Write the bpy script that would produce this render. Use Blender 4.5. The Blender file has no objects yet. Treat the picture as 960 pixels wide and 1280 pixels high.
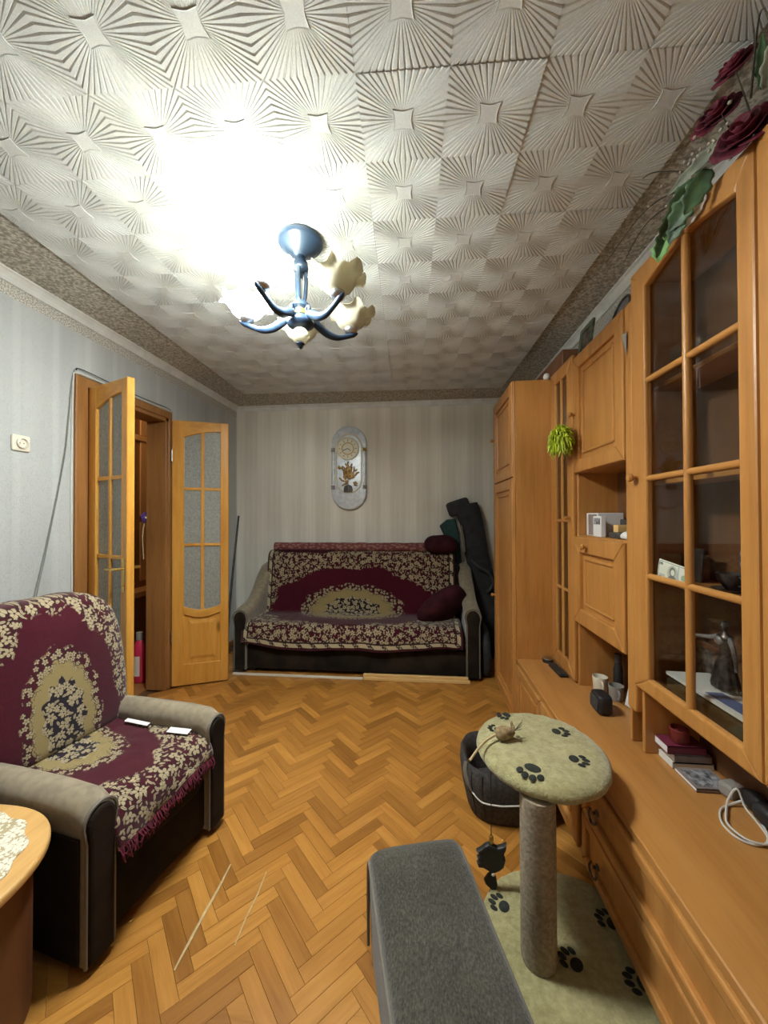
import bpy, bmesh, math, random
from mathutils import Matrix, Vector
random.seed(7)
PI = math.pi
sc = bpy.context.scene
C = bpy.context.collection

# ------------------------------------------------------------------ camera
cam_d = bpy.data.cameras.new('camera')
cam = bpy.data.objects.new('camera', cam_d)
C.objects.link(cam)
cam_d.sensor_fit = 'VERTICAL'
cam_d.sensor_height = 36.0
cam_d.lens = 465.52 / 1280 * 36.0
cam_d.clip_start = 0.02
RX = Vector((0.9954161, 0.0955878, -0.0031201))
RY = Vector((-0.0041109, 0.0101709, -0.9999398))
RZ = Vector((-0.0955503, 0.9953690, 0.0105173))
cm = Matrix((RX, -RY, -RZ)).transposed().to_4x4()
cm.translation = (0, 0, 1.355)
cam.matrix_world = cm
sc.camera = cam

# ------------------------------------------------------------------ world, exposure
wd = bpy.data.worlds.new('world')
sc.world = wd
wd.use_nodes = True
wd.node_tree.nodes['Background'].inputs[0].default_value = (0.02, 0.025, 0.035, 1)
wd.node_tree.nodes['Background'].inputs[1].default_value = 0.3
sc.view_settings.view_transform = 'Standard'
sc.view_settings.look = 'None'
sc.view_settings.exposure = 0.85
sc.view_settings.gamma = 1.0
sc.view_settings.use_curve_mapping = False
sc.cycles.use_denoising = True
sc.cycles.sample_clamp_indirect = 10.0
sc.cycles.max_bounces = 10
sc.cycles.diffuse_bounces = 6
sc.cycles.transparent_max_bounces = 16
BULB_W = 14.0            # each of the two lit bulbs
BULB_COL = (0.94, 1.0, 1.0)

# room
XL, XR, YB, YF, ZC = -1.98, 1.045, 3.87, -1.6, 2.54

# ------------------------------------------------------------------ node helper
class S:
    def __init__(s, g, k): s.g, s.k = g, k
    def __add__(s, o): return s.g.m('ADD', s, o)
    def __radd__(s, o): return s.g.m('ADD', o, s)
    def __sub__(s, o): return s.g.m('SUBTRACT', s, o)
    def __rsub__(s, o): return s.g.m('SUBTRACT', o, s)
    def __mul__(s, o): return s.g.m('MULTIPLY', s, o)
    def __rmul__(s, o): return s.g.m('MULTIPLY', o, s)
    def __truediv__(s, o): return s.g.m('DIVIDE', s, o)
class G:
    def __init__(s, name):
        s.mat = bpy.data.materials.new(name)
        s.mat.use_nodes = True
        s.nt = s.mat.node_tree
        s.nt.nodes.clear()
        s.out = s.nt.nodes.new('ShaderNodeOutputMaterial')
    def link(s, a, b):
        s.nt.links.new(a.k if isinstance(a, S) else a, b)
    def put(s, sock, v):
        if isinstance(v, S): s.nt.links.new(v.k, sock)
        elif v is not None:
            if hasattr(sock.default_value, '__len__') and not isinstance(v, str):
                v = tuple(v)
                if len(sock.default_value) == 4 and len(v) == 3: v = v + (1,)
            sock.default_value = v
    def node(s, t, ins={}, **pr):
        n = s.nt.nodes.new(t)
        for k, v in pr.items(): setattr(n, k, v)
        for k, v in ins.items(): s.put(n.inputs[k], v)
        return n
    def m(s, op, a, b=None, c=None):
        n = s.node('ShaderNodeMath', operation=op)
        s.put(n.inputs[0], a)
        if b is not None: s.put(n.inputs[1], b)
        if c is not None: s.put(n.inputs[2], c)
        return S(s, n.outputs[0])
    def obj(s): return S(s, s.node('ShaderNodeTexCoord').outputs['Object'])
    def uv(s): return S(s, s.node('ShaderNodeTexCoord').outputs['UV'])
    def pos(s): return S(s, s.node('ShaderNodeNewGeometry').outputs['Position'])
    def rnd(s): return S(s, s.node('ShaderNodeObjectInfo').outputs['Random'])
    def isl(s): return S(s, s.node('ShaderNodeNewGeometry').outputs['Random Per Island'])
    def sep(s, v):
        n = s.node('ShaderNodeSeparateXYZ', {0: v}); return [S(s, o) for o in n.outputs]
    def comb(s, x, y, z=0.0):
        n = s.node('ShaderNodeCombineXYZ', {0: x, 1: y, 2: z}); return S(s, n.outputs[0])
    def mapv(s, v, sc_=(1, 1, 1), loc=(0, 0, 0), rot=(0, 0, 0)):
        n = s.node('ShaderNodeMapping', {0: v, 1: loc, 2: rot, 3: sc_}); return S(s, n.outputs[0])
    def noise(s, v, scale, detail=3.0, rough=0.55, dist=0.0, col=False):
        n = s.node('ShaderNodeTexNoise', {'Vector': v, 'Scale': scale, 'Detail': detail, 'Roughness': rough, 'Distortion': dist})
        return S(s, n.outputs[1 if col else 0])
    def ramp(s, f, stops, interp='LINEAR'):
        n = s.node('ShaderNodeValToRGB', {0: f})
        cr = n.color_ramp; cr.interpolation = interp
        while len(cr.elements) < len(stops): cr.elements.new(0.5)
        for e, (p, c) in zip(cr.elements, stops):
            e.position = p; e.color = tuple(c) + (1,) if len(c) == 3 else c
        return S(s, n.outputs[0])
    def mix(s, f, a, b, blend='MIX'):
        n = s.node('ShaderNodeMix', data_type='RGBA', blend_type=blend)
        s.put(n.inputs[0], f); s.put(n.inputs[6], a); s.put(n.inputs[7], b)
        return S(s, n.outputs[2])
    def sm(s, x, a, b):
        n = s.node('ShaderNodeMapRange', {0: x, 1: a, 2: b, 3: 0.0, 4: 1.0}, interpolation_type='SMOOTHSTEP', clamp=True)
        return S(s, n.outputs[0])
    def mx(s, a, b): return s.m('MAXIMUM', a, b)
    def bump(s, h, strength=0.3, dist=0.01):
        n = s.node('ShaderNodeBump', {'Height': h, 'Strength': strength, 'Distance': dist}); return S(s, n.outputs[0])
    def pbsdf(s, col, rough=0.5, metal=0.0, normal=None, spec=0.5, **kw):
        n = s.node('ShaderNodeBsdfPrincipled')
        s.put(n.inputs['Base Color'], col); s.put(n.inputs['Roughness'], rough)
        s.put(n.inputs['Metallic'], metal); s.put(n.inputs['Specular IOR Level'], spec)
        if normal is not None: s.put(n.inputs['Normal'], normal)
        for k, v in kw.items(): s.put(n.inputs[k], v)
        s.nt.links.new(n.outputs[0], s.out.inputs[0]); return n
    def vor(s, v, scale=1.0, rand=1.0):
        return s.node('ShaderNodeTexVoronoi', {'Vector': v, 'Scale': scale, 'Randomness': rand}, voronoi_dimensions='2D')

def plain(name, col, rough=0.5, metal=0.0, nscale=0, namt=0.15, bump=0.0, spec=0.5, **kw):
    g = G(name); nrm = None; c = col
    if nscale:
        n = g.noise(g.obj(), nscale, 4)
        c = g.mix(g.sm(n, 0.3, 0.7), [x * (1 - namt) for x in col], [min(1, x * (1 + namt)) for x in col])
        if bump: nrm = g.bump(n, bump, 0.004)
    g.pbsdf(c, rough, metal, nrm, spec, **kw)
    return g.mat

def wood(name, dark, mid, light, axis='Z', rough=0.38, scale=1.0, rnd=False, knots=False, isl=False, coat=0.0):
    g = G(name)
    v = g.obj()
    if rnd or isl:
        r = g.rnd() if rnd else g.isl()
        off = g.comb(r * 13.7, r * 7.3, r * 5.1)
        n_ = g.node('ShaderNodeVectorMath', operation='ADD'); g.put(n_.inputs[0], v); g.put(n_.inputs[1], off)
        v = S(g, n_.outputs[0])
    st = {'X': (1.2, 14, 14), 'Y': (14, 1.2, 14), 'Z': (14, 14, 1.2)}[axis]
    vv = g.mapv(v, [q * scale for q in st])
    n1 = g.noise(vv, 2.2, 5, 0.6, 0.4)
    n2 = g.noise(vv, 9.0, 3, 0.6)
    n3 = g.noise(v, 1.6, 2)
    f = n1 * 0.62 + n2 * 0.2 + n3 * 0.25
    c = g.ramp(f, [(0.34, dark), (0.52, mid), (0.72, light)])
    if rnd or isl:
        c = g.mix(0.85, c, g.ramp(r, [(0.0, (0.58, 0.52, 0.44)), (0.3, (0.86, 0.82, 0.76)), (0.6, (1, 1, 1)), (0.85, (1.1, 1.12, 1.12)), (1.0, (1.3, 1.36, 1.4))]), 'MULTIPLY')
    if knots:
        kv = g.vor(g.mapv(v, {'Z': (4.5, 4.5, 1.8), 'X': (1.8, 4.5, 4.5), 'Y': (4.5, 1.8, 4.5)}[axis]))
        kv.voronoi_dimensions = '3D'
        d = S(g, kv.outputs['Distance'])
        k = 1.0 - g.sm(d, 0.05, 0.13)
        c = g.mix(k * 0.8, c, [x * 0.28 for x in dark])
    g.pbsdf(c, rough, 0, g.bump(n2, 0.06, 0.002), 0.45, **({'Coat Weight': coat, 'Coat Roughness': 0.15} if coat else {}))
    return g.mat

# ------------------------------------------------------------------ materials
MT = {}
MT['unit'] = wood('honey_veneer', (0.37, 0.155, 0.036), (0.47, 0.21, 0.053), (0.56, 0.27, 0.076), 'Z', 0.36, 0.7)
MT['unit_y'] = wood('honey_veneer_rail', (0.37, 0.155, 0.036), (0.47, 0.21, 0.053), (0.56, 0.27, 0.076), 'Y', 0.36, 0.7)
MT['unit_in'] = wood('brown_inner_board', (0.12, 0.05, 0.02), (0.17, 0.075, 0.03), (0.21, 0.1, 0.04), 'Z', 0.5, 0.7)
MT['worktop'] = wood('worktop_veneer', (0.34, 0.145, 0.035), (0.43, 0.195, 0.052), (0.5, 0.245, 0.075), 'Y', 0.3, 0.6)
MT['pine'] = wood('lacquered_pine', (0.46, 0.19, 0.03), (0.6, 0.285, 0.048), (0.7, 0.37, 0.085), 'Z', 0.3, 0.8, knots=True)
MT['pine_x'] = wood('lacquered_pine_rail', (0.46, 0.19, 0.03), (0.6, 0.285, 0.048), (0.7, 0.37, 0.085), 'X', 0.3, 0.8)
MT['pine_dk'] = wood('brown_stained_pine', (0.20, 0.085, 0.025), (0.29, 0.13, 0.038), (0.36, 0.17, 0.055), 'Z', 0.4, 0.8, knots=True)
PK = ((0.30, 0.122, 0.020), (0.415, 0.182, 0.034), (0.51, 0.243, 0.056))
MT['plank'] = wood('parquet_oak', *PK, 'X', 0.33, 1.3, rnd=True)
MT['plank_far'] = wood('parquet_oak_rest', *PK, 'X', 0.33, 1.3, isl=True)
MT['lumber'] = wood('raw_lumber', (0.6, 0.36, 0.12), (0.72, 0.47, 0.18), (0.8, 0.56, 0.25), 'X', 0.5, 1.0)
MT['table'] = wood('table_veneer', (0.5, 0.27, 0.085), (0.6, 0.35, 0.12), (0.66, 0.41, 0.16), 'Y', 0.35, 0.9)
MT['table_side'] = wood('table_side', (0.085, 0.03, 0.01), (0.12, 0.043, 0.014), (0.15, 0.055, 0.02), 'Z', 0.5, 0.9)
MT['hall_pan'] = wood('hall_orange_board', (0.55, 0.27, 0.1), (0.64, 0.33, 0.13), (0.7, 0.38, 0.16), 'Z', 0.4, 0.8)
MT['seam'] = plain('dark_gap', (0.10, 0.045, 0.015), 0.9)
MT['cream_plastic'] = plain('cream_plastic', (0.72, 0.68, 0.56), 0.4)
MT['white'] = plain('white_paper', (0.75, 0.74, 0.72), 0.7)
MT['cornice'] = plain('cornice_white', (0.66, 0.66, 0.62), 0.7, nscale=12, namt=0.08)
MT['black'] = plain('matte_black', (0.018, 0.017, 0.017), 0.55, nscale=20, namt=0.3)
MT['blackfab'] = plain('black_nylon', (0.02, 0.02, 0.021), 0.75, nscale=14, namt=0.4, bump=0.25)
MT['greenfab'] = plain('dark_green_nylon', (0.012, 0.05, 0.045), 0.7, nscale=14, namt=0.3, bump=0.2)
MT['brass'] = plain('brass', (0.62, 0.44, 0.14), 0.28, 1.0)
MT['steel'] = plain('steel', (0.5, 0.5, 0.5), 0.3, 1.0)
MT['blue'] = plain('dark_blue_enamel', (0.014, 0.027, 0.05), 0.35, 0.0, nscale=18, namt=0.25, spec=0.35)
MT['charcoal'] = plain('charcoal_fabric', (0.05, 0.045, 0.042), 0.9, nscale=60, namt=0.35, bump=0.3)
MT['burg'] = plain('burgundy_velvet', (0.036, 0.006, 0.010), 0.9, nscale=9, namt=0.35, bump=0.15, spec=0.2)
MT['burg_fringe'] = plain('burgundy_fringe', (0.13, 0.012, 0.03), 0.85, nscale=40, namt=0.4)
MT['tan'] = plain('tan_velour', (0.235, 0.19, 0.125), 0.9, nscale=30, namt=0.16, bump=0.2, **{'Sheen Weight': 0.25})
MT['dkbrown'] = plain('dark_brown_velour', (0.016, 0.011, 0.007), 0.9, nscale=5, namt=0.5, bump=0.1, spec=0.2)
MT['pipe'] = plain('grey_piping', (0.16, 0.14, 0.11), 0.7)
MT['grey_wire'] = plain('grey_wire', (0.2, 0.2, 0.19), 0.6)
MT['white_cable'] = plain('white_cable', (0.62, 0.6, 0.54), 0.5)
MT['sisal'] = plain('sisal_wrap', (0.33, 0.27, 0.19), 0.95, nscale=90, namt=0.25, bump=0.5)
MT['straw'] = plain('straw', (0.5, 0.38, 0.2), 0.8, nscale=40)
MT['mouse'] = plain('mouse_plush', (0.26, 0.18, 0.09), 0.95, nscale=60, namt=0.4, bump=0.5)
MT['pawblack'] = plain('paw_black_plush', (0.02, 0.022, 0.017), 0.98, nscale=60, namt=0.4)
MT['pom'] = plain('lime_tinsel', (0.42, 0.5, 0.025), 0.55, nscale=50, namt=0.35)
MT['pink'] = plain('pink_plastic', (0.6, 0.03, 0.09), 0.35)
MT['purple'] = plain('purple_petal', (0.07, 0.03, 0.18), 0.6, nscale=30, namt=0.4)
MT['rose'] = plain('dark_red_petal', (0.12, 0.007, 0.022), 0.75, nscale=26, namt=0.45, bump=0.2)
MT['leaf'] = plain('green_leaf', (0.06, 0.125, 0.055), 0.5, nscale=22, namt=0.5, bump=0.2)
MT['leaf_lt'] = plain('light_green_leaf', (0.2, 0.42, 0.13), 0.5, nscale=22, namt=0.3)
MT['leaf_pale'] = plain('pale_sage_leaf', (0.28, 0.31, 0.24), 0.6, nscale=22, namt=0.3)
MT['stem'] = plain('dark_stem', (0.035, 0.03, 0.018), 0.8)
MT['gyp'] = plain('dried_white_blossom', (0.45, 0.43, 0.37), 0.9)
MT['brownbox'] = plain('brown_board', (0.2, 0.085, 0.04), 0.55, nscale=8)
MT['glasscup'] = None
MT['hallwall'] = plain('hall_wall_paint', (0.36, 0.25, 0.15), 0.8, nscale=4)
MT['red'] = plain('dark_red_wax', (0.16, 0.02, 0.015), 0.4)
MT['maroon'] = plain('maroon_cover', (0.15, 0.02, 0.045), 0.5)
MT['greycover'] = plain('grey_cover', (0.25, 0.2, 0.18), 0.6, nscale=30)
MT['bronze'] = plain('dark_bronze', (0.12, 0.1, 0.085), 0.35, 0.7, nscale=40, namt=0.5)
MT['bluepr'] = plain('blue_print', (0.09, 0.15, 0.34), 0.6)
MT['amber'] = plain('amber_dish', (0.055, 0.035, 0.018), 0.2, nscale=10)
MT['gold_dk'] = plain('antique_gold', (0.42, 0.26, 0.09), 0.4, 0.6, nscale=60, namt=0.5)

def m_wall(name, base, alt, freq):
    g = G(name)
    v = g.pos(); x, y, z = g.sep(v)
    a = x + y
    f1 = g.noise(g.comb(a * freq, z * 0.35, 0.0), 1.0, 2, 0.5)
    f2 = g.noise(g.comb(a * freq * 5.2, z * 1.6, 3.0), 1.0, 3, 0.6)
    st = g.m('SINE', a * (2 * PI / 0.265))
    st2 = g.m('SINE', a * (2 * PI / 0.053))
    f = f1 * 0.55 + f2 * 0.35 + g.sm(st, 0.2, 0.6) * 0.16 + g.sm(st2, 0.6, 0.95) * 0.07 - 0.08
    c = g.ramp(f, [(0.3, alt), (0.68, base)])
    lines = g.sm(g.m('SINE', a * (2 * PI / 0.018)), -0.5, 0.8)
    crackle = g.noise(g.comb(a * 60, z * 60), 1.0, 3, 0.6)
    h = lines * 0.5 + crackle * 0.7 + st2 * 0.3
    g.pbsdf(c, 0.75, 0, g.bump(h, 0.35, 0.0025), 0.25)
    return g.mat
MT['wall_back'] = m_wall('striped_wallpaper_back', (0.84, 0.81, 0.72), (0.66, 0.63, 0.545), 7)
def m_wall_left():
    g = G('pale_relief_wallpaper')
    v = g.pos(); x, y, z = g.sep(v)
    a = y
    f1 = g.noise(g.comb(a * 6, z * 0.3, 0.0), 1.0, 2, 0.5)
    st = g.sm(g.m('SINE', a * (2 * PI / 0.2)), 0.72, 0.95)
    big = g.noise(g.comb(a * 26, z * 22), 1.0, 2, 0.5, 1.5)
    leafy = g.sm(g.m('ABSOLUTE', big - 0.5), 0.0, 0.035)
    band = g.sm(z, 2.425, 2.43)
    spk = g.noise(g.comb(a * 140, z * 140), 1.0, 2, 0.6)
    c = g.ramp(f1 * 0.8 + st * 0.1 + leafy * 0.08, [(0.3, (0.42, 0.435, 0.425)), (0.7, (0.55, 0.565, 0.55))])
    c = g.mix(band, c, g.ramp(spk, [(0.42, (0.3, 0.28, 0.23)), (0.56, (0.62, 0.6, 0.54))]))
    h = leafy * 0.6 + st * 0.5 + g.noise(g.comb(a * 90, z * 50), 1.0, 3) * 0.8
    g.pbsdf(c, 0.7, 0, g.bump(h, 0.5, 0.003), 0.25)
    return g.mat
MT['wall_left'] = m_wall_left()
def m_speckle():
    g = G('speckled_ceiling_paper')
    v = g.obj()
    n = g.noise(v, 75, 2, 0.6)
    c = g.ramp(n, [(0.4, (0.3, 0.28, 0.23)), (0.5, (0.44, 0.42, 0.36)), (0.6, (0.62, 0.6, 0.53))])
    g.pbsdf(c, 0.85, 0, g.bump(n, 0.5, 0.004), 0.2)
    return g.mat
MT['speckle'] = m_speckle()
def m_tile():
    g = G('pressed_foam_tile')
    n = g.noise(g.obj(), 260, 2, 0.6)
    r = g.rnd()
    c = g.mix(g.sm(n, 0.35, 0.65), (0.56, 0.58, 0.56), (0.63, 0.65, 0.63))
    c = g.mix(r * 0.12, c, (0.55, 0.54, 0.48))
    g.pbsdf(c, 0.6, 0, g.bump(n, 0.12, 0.0012), 0.3)
    return g.mat
MT['tile'] = m_tile()
def m_glass(name, tint=(0.92, 0.95, 0.93), ior=1.5):
    g = G(name)
    lw = g.node('ShaderNodeLayerWeight', {'Blend': 0.5})
    fr = g.m('ADD', g.m('MULTIPLY', g.m('POWER', S(g, lw.outputs['Facing']), 4.0), 0.75), 0.02 * ior)
    tr = g.node('ShaderNodeBsdfTransparent', {'Color': tint})
    gl = g.node('ShaderNodeBsdfGlossy', {'Color': (1, 1, 1), 'Roughness': 0.02})
    mx = g.node('ShaderNodeMixShader')
    g.link(fr, mx.inputs[0]); g.link(tr.outputs[0], mx.inputs[1]); g.link(gl.outputs[0], mx.inputs[2])
    g.link(mx.outputs[0], g.out.inputs[0])
    return g.mat
MT['glass'] = m_glass('cabinet_glass', (0.9, 0.9, 0.88), 1.42)
MT['clear'] = m_glass('clear_glass', (0.9, 0.91, 0.9), 1.7)
def m_frost():
    g = G('patterned_frosted_glass')
    v = g.obj()
    n = g.noise(v, 70, 3, 0.6)
    col = g.ramp(n, [(0.35, (0.36, 0.37, 0.34)), (0.65, (0.52, 0.53, 0.49))])
    d = g.node('ShaderNodeBsdfDiffuse', {'Color': col, 'Normal': g.bump(n, 0.5, 0.003)})
    t = g.node('ShaderNodeBsdfTranslucent', {'Color': col})
    mx = g.node('ShaderNodeMixShader', {0: 0.4})
    g.link(d.outputs[0], mx.inputs[1]); g.link(t.outputs[0], mx.inputs[2])
    gl = g.node('ShaderNodeBsdfGlossy', {'Roughness': 0.2, 'Normal': g.bump(n, 0.3, 0.003)})
    m2 = g.node('ShaderNodeMixShader', {0: 0.06})
    g.link(mx.outputs[0], m2.inputs[1]); g.link(gl.outputs[0], m2.inputs[2])
    g.link(m2.outputs[0], g.out.inputs[0])
    return g.mat
MT['frost'] = m_frost()
def m_shade(name, emit):
    g = G(name)
    n = g.noise(g.obj(), 30, 3)
    col = g.mix(n, (0.55, 0.52, 0.4), (0.68, 0.65, 0.52))
    d = g.node('ShaderNodeBsdfPrincipled', {'Base Color': col, 'Roughness': 0.25})
    t = g.node('ShaderNodeBsdfTranslucent', {'Color': col})
    mx = g.node('ShaderNodeMixShader', {0: 0.45})
    g.link(d.outputs[0], mx.inputs[1]); g.link(t.outputs[0], mx.inputs[2])
    last = mx
    if emit:
        e = g.node('ShaderNodeEmission', {'Color': BULB_COL, 'Strength': emit})
        ad = g.node('ShaderNodeAddShader')
        g.link(mx.outputs[0], ad.inputs[0]); g.link(e.outputs[0], ad.inputs[1]); last = ad
    g.link(last.outputs[0], g.out.inputs[0])
    return g.mat
MT['shade'] = m_shade('ruffled_opal_glass', 0)
for nm_, f_ in (('a', 0.45), ('b', 1.0)):       # two lit lamps, one brighter; bowl, inside, flank of the glass
    MT['lit_bowl_' + nm_] = m_shade('lit_opal_glass_bowl_' + nm_, 200.0 * f_)
    MT['lit_in_' + nm_] = m_shade('lit_opal_glass_inside_' + nm_, 14.0 * f_)
    MT['lit_flank_' + nm_] = m_shade('lit_opal_glass_flank_' + nm_, 150.0 * f_)
def m_plush():
    g = G('olive_cream_plush')
    v = g.obj()
    n = g.noise(v, 45, 4, 0.65); n2 = g.noise(v, 6, 2)
    c = g.ramp(n * 0.7 + n2 * 0.3, [(0.35, (0.25, 0.22, 0.095)), (0.65, (0.43, 0.39, 0.2))])
    g.pbsdf(c, 0.98, 0, g.bump(g.noise(v, 160, 3), 0.7, 0.006), 0.1, **{'Sheen Weight': 0.4})
    return g.mat
MT['plush'] = m_plush()
def m_boucle():
    g = G('grey_boucle')
    v = g.obj()
    n = g.noise(g.mapv(v, (1, 0.5, 1)), 230, 3, 0.7)
    n2 = g.noise(v, 7, 3)
    c = g.ramp(n * 0.75 + n2 * 0.25, [(0.36, (0.03, 0.028, 0.022)), (0.52, (0.065, 0.06, 0.047)), (0.68, (0.12, 0.11, 0.088))])
    g.pbsdf(c, 0.95, 0, g.bump(n, 0.7, 0.004), 0.1, **{'Sheen Weight': 0.3})
    return g.mat
MT['boucle'] = m_boucle()

def flower_mask(g, u, v, scale, pet, rad, rand=0.85, off=(0, 0)):
    a = u * scale + off[0]; b = v * scale + off[1]
    vo = g.vor(g.comb(a, b), 1.0, rand)
    px, py, _ = g.sep(S(g, vo.outputs['Position']))
    dx = a - px; dy = b - py
    r = g.m('SQRT', dx * dx + dy * dy)
    cr = S(g, g.node('ShaderNodeSeparateColor', {0: S(g, vo.outputs['Color'])}).outputs[0])
    ang = g.m('ARCTAN2', dy, dx) + cr * 6.28
    p = g.m('ABSOLUTE', g.m('COSINE', ang * (pet * 0.5)))
    rr = (p * 0.45 + 0.55) * rad * (cr * 0.4 + 0.75)
    m = g.sm(rr - r, -0.02, 0.04)
    vein = g.sm(p, 0.08, 0.35)
    core = g.sm(r, 0.05, 0.09)
    ring = g.mx(1.0 - core, 0.0)
    halo = g.sm(rr + 0.13 - r, -0.03, 0.03)
    return m * vein * core, halo
def leaf_mask(g, u, v, scale, L, Wd, off=(0, 0)):
    a = u * scale + off[0]; b = v * scale + off[1]
    vo = g.vor(g.comb(a, b), 1.0, 0.9)
    px, py, _ = g.sep(S(g, vo.outputs['Position']))
    dx = a - px; dy = b - py
    cr = S(g, g.node('ShaderNodeSeparateColor', {0: S(g, vo.outputs['Color'])}).outputs[1]) * 6.28
    c_, s_ = g.m('COSINE', cr), g.m('SINE', cr)
    x = (dx * c_ + dy * s_) / L; y = (dy * c_ - dx * s_) / Wd
    q = x * x + y * y
    m = 1.0 - g.sm(q, 0.75, 1.0)
    rib = g.sm(g.m('ABSOLUTE', y), 0.05, 0.2)
    return m * rib, 1.0 - g.sm(q, 1.9, 2.4)
def m_throw(name, cx, cy, rx, ry, half_w, lo, hi, k=1.0, sx=1.45):
    """burgundy throw with cream blossoms, a plain field and an oval medallion; uv are metres on the cloth"""
    g = G(name)
    u, v, _ = g.sep(g.uv())
    wob = g.noise(g.comb(u * 9, v * 9), 1.0, 2)
    du = (u - cx) / rx; dv = (v - cy) / ry
    ang = g.m('ARCTAN2', dv, du)
    q = g.m('SQRT', du * du + dv * dv) + (wob - 0.5) * 0.12
    qs = q + g.m('SINE', ang * 14) * 0.035
    burg = g.mix(g.noise(g.comb(u * 60, v * 60), 1.0, 2), (0.038, 0.0022, 0.0075), (0.066, 0.004, 0.013))
    cream = (0.35, 0.285, 0.175); dark = (0.022, 0.012, 0.012)
    f1, h1 = flower_mask(g, u, v, 13 * k, 5, 0.37)
    l1, k1 = leaf_mask(g, u, v, 21 * k, 0.38, 0.15, (3.3, 1.7))
    l2, k2 = leaf_mask(g, u, v, 29 * k, 0.34, 0.13, (7.1, 9.2))
    blo = g.mx(f1, g.mx(l1, l2))
    halo = g.mx(h1 * 0.8, g.mx(k1, k2))
    floral = g.mix(g.mx(halo, 0.0) * 0.85, burg, dark)
    floral = g.mix(blo, floral, cream)
    # sparse flowers at the rim of the plain field
    edge_q = qs + (g.noise(g.comb(u * 22, v * 22), 1.0, 2) - 0.5) * 0.25 + g.m('SINE', ang * 9) * 0.06
    field = 1.0 - g.sm(edge_q, sx, sx + 0.06)
    col = g.mix(field, floral, burg)
    # ring of small dark/cream blossoms
    f3, h3 = flower_mask(g, u, v, 24 * k, 5, 0.45, 0.8, (2.2, 5.5))
    ringm = 1.0 - g.sm(qs, 1.06, 1.12)
    ringc = g.mix(h3 * 0.9, burg, dark); ringc = g.mix(f3, ringc, cream)
    tanc = (0.27, 0.205, 0.085)
    col = g.mix(ringm * g.mx(h3, 0.25), col, ringc)
    tanm = 1.0 - g.sm(qs, 0.86, 0.9)
    tanf = g.mix((1.0 - g.sm(qs, 0.72, 0.86)) * 0.0 + g.sm(qs, 0.74, 0.88) * h3, tanc, ringc)
    col = g.mix(tanm, col, tanf)
    core = 1.0 - g.sm(q + g.m('SINE', ang * 11) * 0.05, 0.56, 0.59)
    f4, h4 = flower_mask(g, u, v, 17 * k, 6, 0.46, 0.7, (0.4, 0.7))
    l4, k4 = leaf_mask(g, u, v, 25 * k, 0.44, 0.19, (5.3, 2.4))
    corec = g.mix(g.mx(f4, l4), (0.016, 0.01, 0.016), cream)
    col = g.mix(core, col, corec)
    # hem: cream dashes along the near and side edges
    e1 = g.m('ABSOLUTE', u) - (half_w - 0.05)
    e2 = (lo + 0.05) - v
    e3 = v - (hi - 0.05)
    e = g.mx(e1, g.mx(e2, e3))
    band = g.sm(e, 0.0, 0.004) * (1.0 - g.sm(e, 0.03, 0.034))
    dash = g.sm(g.m('SINE', (u + v) * 52), -0.55, -0.35)
    f5, h5 = flower_mask(g, u, v, 40 * k, 4, 0.4, 0.4)
    bandc = g.mix(dash, g.mix(f5, dark, cream), (0.42, 0.35, 0.22))
    col = g.mix(g.sm(e, -0.012, -0.008), col, dark)
    col = g.mix(band, col, bandc)
    col = g.mix(g.sm(e, 0.034, 0.038), col, burg)
    h = g.mx(blo * (1.0 - field), core * g.mx(f4, l4))
    g.pbsdf(col, 0.92, 0, g.bump(h * 0.5 + g.noise(g.comb(u * 300, v * 300), 1.0, 2), 0.5, 0.003), 0.12, **{'Sheen Weight': 0.2})
    return g.mat
MT['throw_sofa'] = m_throw('sofa_throw_cloth', -0.06, 0.62, 0.47, 0.24, 0.94, 0.0, 1.3, 1.3, 1.72)
MT['throw_chair'] = m_throw('chair_throw_cloth', -0.02, 0.60, 0.135, 0.25, 0.60, -1.0, 1.9, 1.6, 1.62)
def m_rolled():
    g = G('pink_brown_rolled_cloth')
    v = g.obj(); x, y, z = g.sep(v)
    f, h = flower_mask(g, x, z * 1.4 + y, 22, 5, 0.4)
    c = g.mix(f * 0.55, (0.16, 0.05, 0.05), (0.36, 0.24, 0.18))
    g.pbsdf(c, 0.95, 0, None, 0.1)
    return g.mat
MT['rolled'] = m_rolled()
def m_lace():
    g = G('cream_lace')
    v = g.obj(); x, y, z = g.sep(v)
    f, h = flower_mask(g, x, y, 24, 6, 0.5)
    n = g.noise(v, 140, 2)
    c = g.mix(g.mx(f, g.sm(n, 0.5, 0.56)), (0.42, 0.34, 0.2), (0.72, 0.68, 0.56))
    g.pbsdf(c, 0.9, 0, g.bump(f, 0.5, 0.003), 0.1)
    return g.mat
MT['lace'] = m_lace()
def m_clock():
    g = G('pale_silver_plastic')
    v = g.obj()
    n = g.noise(v, 24, 4, 0.6)
    c = g.ramp(n, [(0.3, (0.48, 0.53, 0.58)), (0.7, (0.74, 0.77, 0.79))])
    g.pbsdf(c, 0.32, 0.25, g.bump(n, 0.35, 0.006), 0.6)
    return g.mat
MT['clock'] = m_clock()
MT['dialface'] = plain('ivory_dial', (0.7, 0.66, 0.5), 0.4)
MT['bill'] = None
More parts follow.
